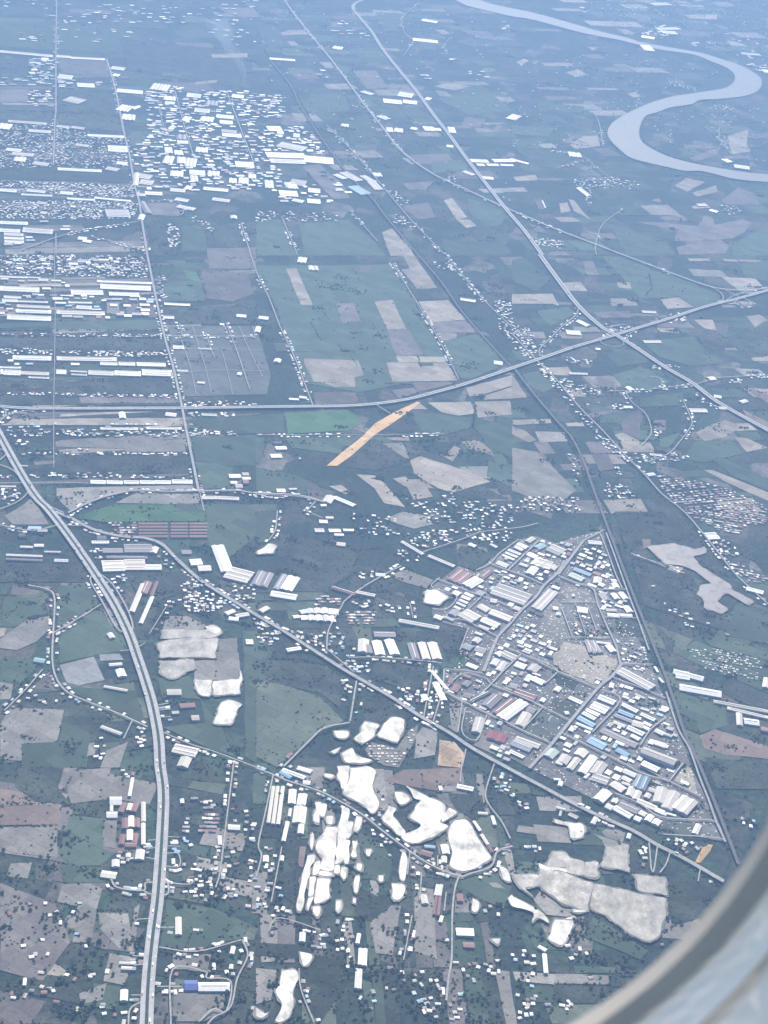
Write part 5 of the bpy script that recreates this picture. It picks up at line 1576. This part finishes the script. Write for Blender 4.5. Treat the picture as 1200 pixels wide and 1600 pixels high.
# ------------------------------------------------------------------ vehicles
PAINTS = {'white': plain_mat('car_white', (.8, .8, .8), .35, .05), 'silver': plain_mat('car_silver', (.5, .5, .52), .35, .05), 'black': plain_mat('car_black', (.03, .03, .035), .35, .05), 'red': plain_mat('car_red', (.4, .03, .03), .35, .05)}
GLASS = plain_mat('car_glass', (.03, .035, .04), .15, .05); TYRE = plain_mat('tyre', (.02, .02, .02))
def carmesh(col, truck):
    vs = []; fs = []; ix = []
    def add(v, f, m):
        k = len(vs); vs.extend(v); fs.extend(tuple(i + k for i in q) for q in f); ix.extend([m] * len(f))
    if truck:
        add(*boxm(-4.6, 2.2, -1.25, 1.25, .95, 3.6), 0); add(*boxm(2.4, 4.6, -1.2, 1.2, .7, 3.0), 0); add(*boxm(4.0, 4.63, -1.1, 1.1, 1.7, 2.7), 1); add(*boxm(-4.5, 4.5, -1.0, 1.0, .55, .93), 2)
    else:
        add(*boxm(-2.2, 2.2, -.9, .9, .32, .88), 0)
        v, f = boxm(-1.7, 1.0, -.82, .82, .88, 1.45); v = [(x * (.78 if z > 1 else 1), y * (.86 if z > 1 else 1), z) for x, y, z in v]; add(v, f, 1)
        add(*boxm(-1.25, .7, -.68, .68, 1.452, 1.5), 0)
    for x in ((-3.4, 3.3) if truck else (-1.35, 1.35)):
        for s in (-1, 1):
            y = s * (1.05 if truck else .8); r = .5 if truck else .32
            w = [(x + r * math.cos(a * math.pi / 4), y + d, r + r * math.sin(a * math.pi / 4)) for d in (-.12, .12) for a in range(8)]
            add(w, [(a, (a + 1) % 8, 8 + (a + 1) % 8, 8 + a) for a in range(8)] + [tuple(range(7, -1, -1)), tuple(range(8, 16))], 2)
    return mesh('truck' if truck else 'car', vs, fs, [PAINTS[col], GLASS, TYRE], ix)
CARM = {(c, t): carmesh(c, t) for c in PAINTS for t in (0, 1)}
for line, offs, z, gapm, where in CARLINES:
    for d in offs:
        L = offset_line(line, d); acc = rng.uniform(0, 60)
        for a, b in zip(L, L[1:]):
            t = b - a; ln = t.length
            while acc < ln:
                p = a + t * (acc / ln)
                if inview((p.x, p.y, 0)) and len(bpy.data.objects) < 60000 and rng.random() < (.5 if (p.length < 5500) else .16):
                    tr = int(rng.random() < .25); cl = rng.choices(list(PAINTS), (5, 3, 2, 1))[0]; nm = 'truck' if tr else 'car'
                    o = link(nm, CARM[cl, tr], None, (p.x, p.y, z + .08), math.atan2(t.y, t.x) + (0 if d < 0 else math.pi))
                    kd = 'box truck' if tr else 'car'; lab = f"{cl} {kd} driving {where}"; tag(o, lab, 'truck' if tr else 'car', lab)
                acc += gapm * rng.uniform(.6, 4)
            acc -= ln

# ------------------------------------------------------------------ the cabin window the view is taken through
def on_wall(px, py, dist):                       # sheet point -> point on the cabin wall plane
    d = CF + CR * ((px - 600) / FPX) - CU * ((py - 800) / FPX); t = dist / d.y
    return EYE + d * t
WD = 0.21
edge = [on_wall(x + 20, y + 18, WD) for x, y in ((1200, 1277), (1153, 1337), (1133, 1370), (1090, 1430), (1047, 1477), (1007, 1513), (967, 1547), (887, 1600))]
A = np.array([[2 * p.x, 2 * (p.z - ALT), 1] for p in edge]); bb = np.array([p.x ** 2 + (p.z - ALT) ** 2 for p in edge])
sol = np.linalg.lstsq(A, bb, rcond=None)[0]; ccx, ccz = sol[0], sol[1]; rad = math.sqrt(sol[2] + ccx ** 2 + ccz ** 2)
print('window corner', ccx, ccz, rad)
WW, WH = .25, .36                                # clear opening
win = link('aircraft_window', None, None, (ccx + rad - WW / 2, WD, ALT + ccz - rad + WH / 2))
tag(win, 'grey and white rounded cabin window surround seen close up', 'window')
def rounded(o):                                  # outline of the opening grown by o, in wall coordinates
    hw, hh, r = WW / 2 + o, WH / 2 + o, rad + o; out = []
    for cx, cz, a0 in ((hw - r, hh - r, 0), (-hw + r, hh - r, 90), (-hw + r, -hh + r, 180), (hw - r, -hh + r, 270)):
        for k in range(25):
            a = math.radians(a0 + 90 * k / 24); out.append((cx + r * math.cos(a), cz + r * math.sin(a)))
    return out
def ring(name, prof, mat, parent):               # prof: (outward, towards cabin) in millimetres, swept round the opening
    loops = [[(x, -d / 1000, z) for x, z in rounded(o / 1000)] for o, d in prof]; n = len(loops[0])
    vs = [v for l in loops for v in l]; m = len(prof); fs = []
    for i in range(m):
        j = (i + 1) % m
        for k in range(n): q = (k + 1) % n; fs.append((i * n + k, i * n + q, j * n + q, j * n + k))
    me = mesh(name, vs, fs, mat, smooth=False); bm = bmesh.new(); bm.from_mesh(me); bmesh.ops.recalc_face_normals(bm, faces=bm.faces); bm.to_mesh(me); bm.free()
    me.polygons.foreach_set('use_smooth', np.ones(len(me.polygons), bool)); me.set_sharp_from_angle(angle=math.radians(50))
    return link(name, me, parent)
SEAL = plain_mat('window_seal', (.38, .36, .335), .7, .06, 40); BEZ = plain_mat('window_bezel', (.97, .89, .78), .5, .04, 40); PAN = plain_mat('cabin_panel', (.94, .85, .74), .6, .04, 30)
ring('seal', [(0, 0), (1.2, .5), (3.6, .9), (3.6, -4), (0, -4)], SEAL, win)
ring('bezel', [(3.7, .6), (3.8, 2.2), (4.2, 5.2), (4.8, 8.6), (5.3, 9.6), (5.7, 9.2), (5.7, -4), (3.7, -4)], BEZ, win)
ring('trim_panel', [(6.7, -4), (6.7, 8.6), (7.0, 11), (8.6, 17), (13, 31), (21, 52), (40, 74), (95, 84), (95, -4)], PAN, win)
ring('panel_gap', [(5.8, -4), (5.8, 6), (6.6, 6), (6.6, -4)], TYRE, win)

# ------------------------------------------------------------------ haze in the air
hz = bmesh.new(); bmesh.ops.create_cube(hz, size=1)
for v in hz.verts: v.co = Vector((v.co.x * 100000, 36000 + v.co.y * 100000, (ALT + 9) / 2 + v.co.z * (ALT + 11)))
me = bpy.data.meshes.new('haze'); hz.to_mesh(me); hz.free()
hm = bpy.data.materials.new('haze'); hm.use_nodes = True; nt = hm.node_tree; nt.nodes.clear()
out = nt.nodes.new('ShaderNodeOutputMaterial'); pv = nt.nodes.new('ShaderNodeVolumePrincipled')
pv.inputs['Color'].default_value = (.325, .52, .83, 1); pv.inputs['Density'].default_value = 5.3e-5; pv.inputs['Anisotropy'].default_value = 0.2
nt.links.new(pv.outputs[0], out.inputs['Volume']); me.materials.append(hm)
tag(link('haze', me), 'thin blue haze filling the air over the plain', 'haze', None, 'stuff')

# ------------------------------------------------------------------ smoke from the field fire beside the far factories
def plume():
    base = ground(380, 139); vs = []; fs = []; n = 22; m = 16; r = random.Random(3)
    ph = [r.uniform(0, 6.3) for _ in range(6)]
    for i in range(n):
        t = i / (n - 1); rad = (8 + 80 * t ** 1.2) * (1 if i < n - 1 else .35) * (1 if i else .4); c = base + Vector((-190 * t ** 1.3 + 25 * math.sin(6 * t), 60 * t, 6 + 420 * t))
        for k in range(m):
            a = 2 * math.pi * k / m; w = 1 + .25 * math.sin(3 * a + ph[0] + 9 * t) + .18 * math.sin(5 * a - 14 * t + ph[1]) + .15 * math.sin(2 * a + 21 * t + ph[2])
            vs.append((c.x - base.x + rad * w * math.cos(a), c.y - base.y + rad * w * math.sin(a), c.z + rad * .25 * math.sin(a * 2 + 7 * t) * t))
    for i in range(n - 1):
        for k in range(m): q = (k + 1) % m; fs.append((i * m + k, i * m + q, (i + 1) * m + q, (i + 1) * m + k))
    fs.append(tuple(range(m - 1, -1, -1))); fs.append(tuple((n - 1) * m + k for k in range(m)))
    sm = bpy.data.materials.new('smoke'); sm.use_nodes = True; nt = sm.node_tree; nt.nodes.clear()
    out = nt.nodes.new('ShaderNodeOutputMaterial'); pv = nt.nodes.new('ShaderNodeVolumePrincipled')
    pv.inputs['Color'].default_value = (.9, .92, .95, 1); pv.inputs['Density'].default_value = .0021
    nt.links.new(pv.outputs[0], out.inputs['Volume'])
    tag(link('smoke', mesh('smoke', vs, fs, sm), None, (base.x, base.y, 0)), 'thin white smoke plume rising beside the factory blocks', 'smoke', None, 'stuff')
plume()
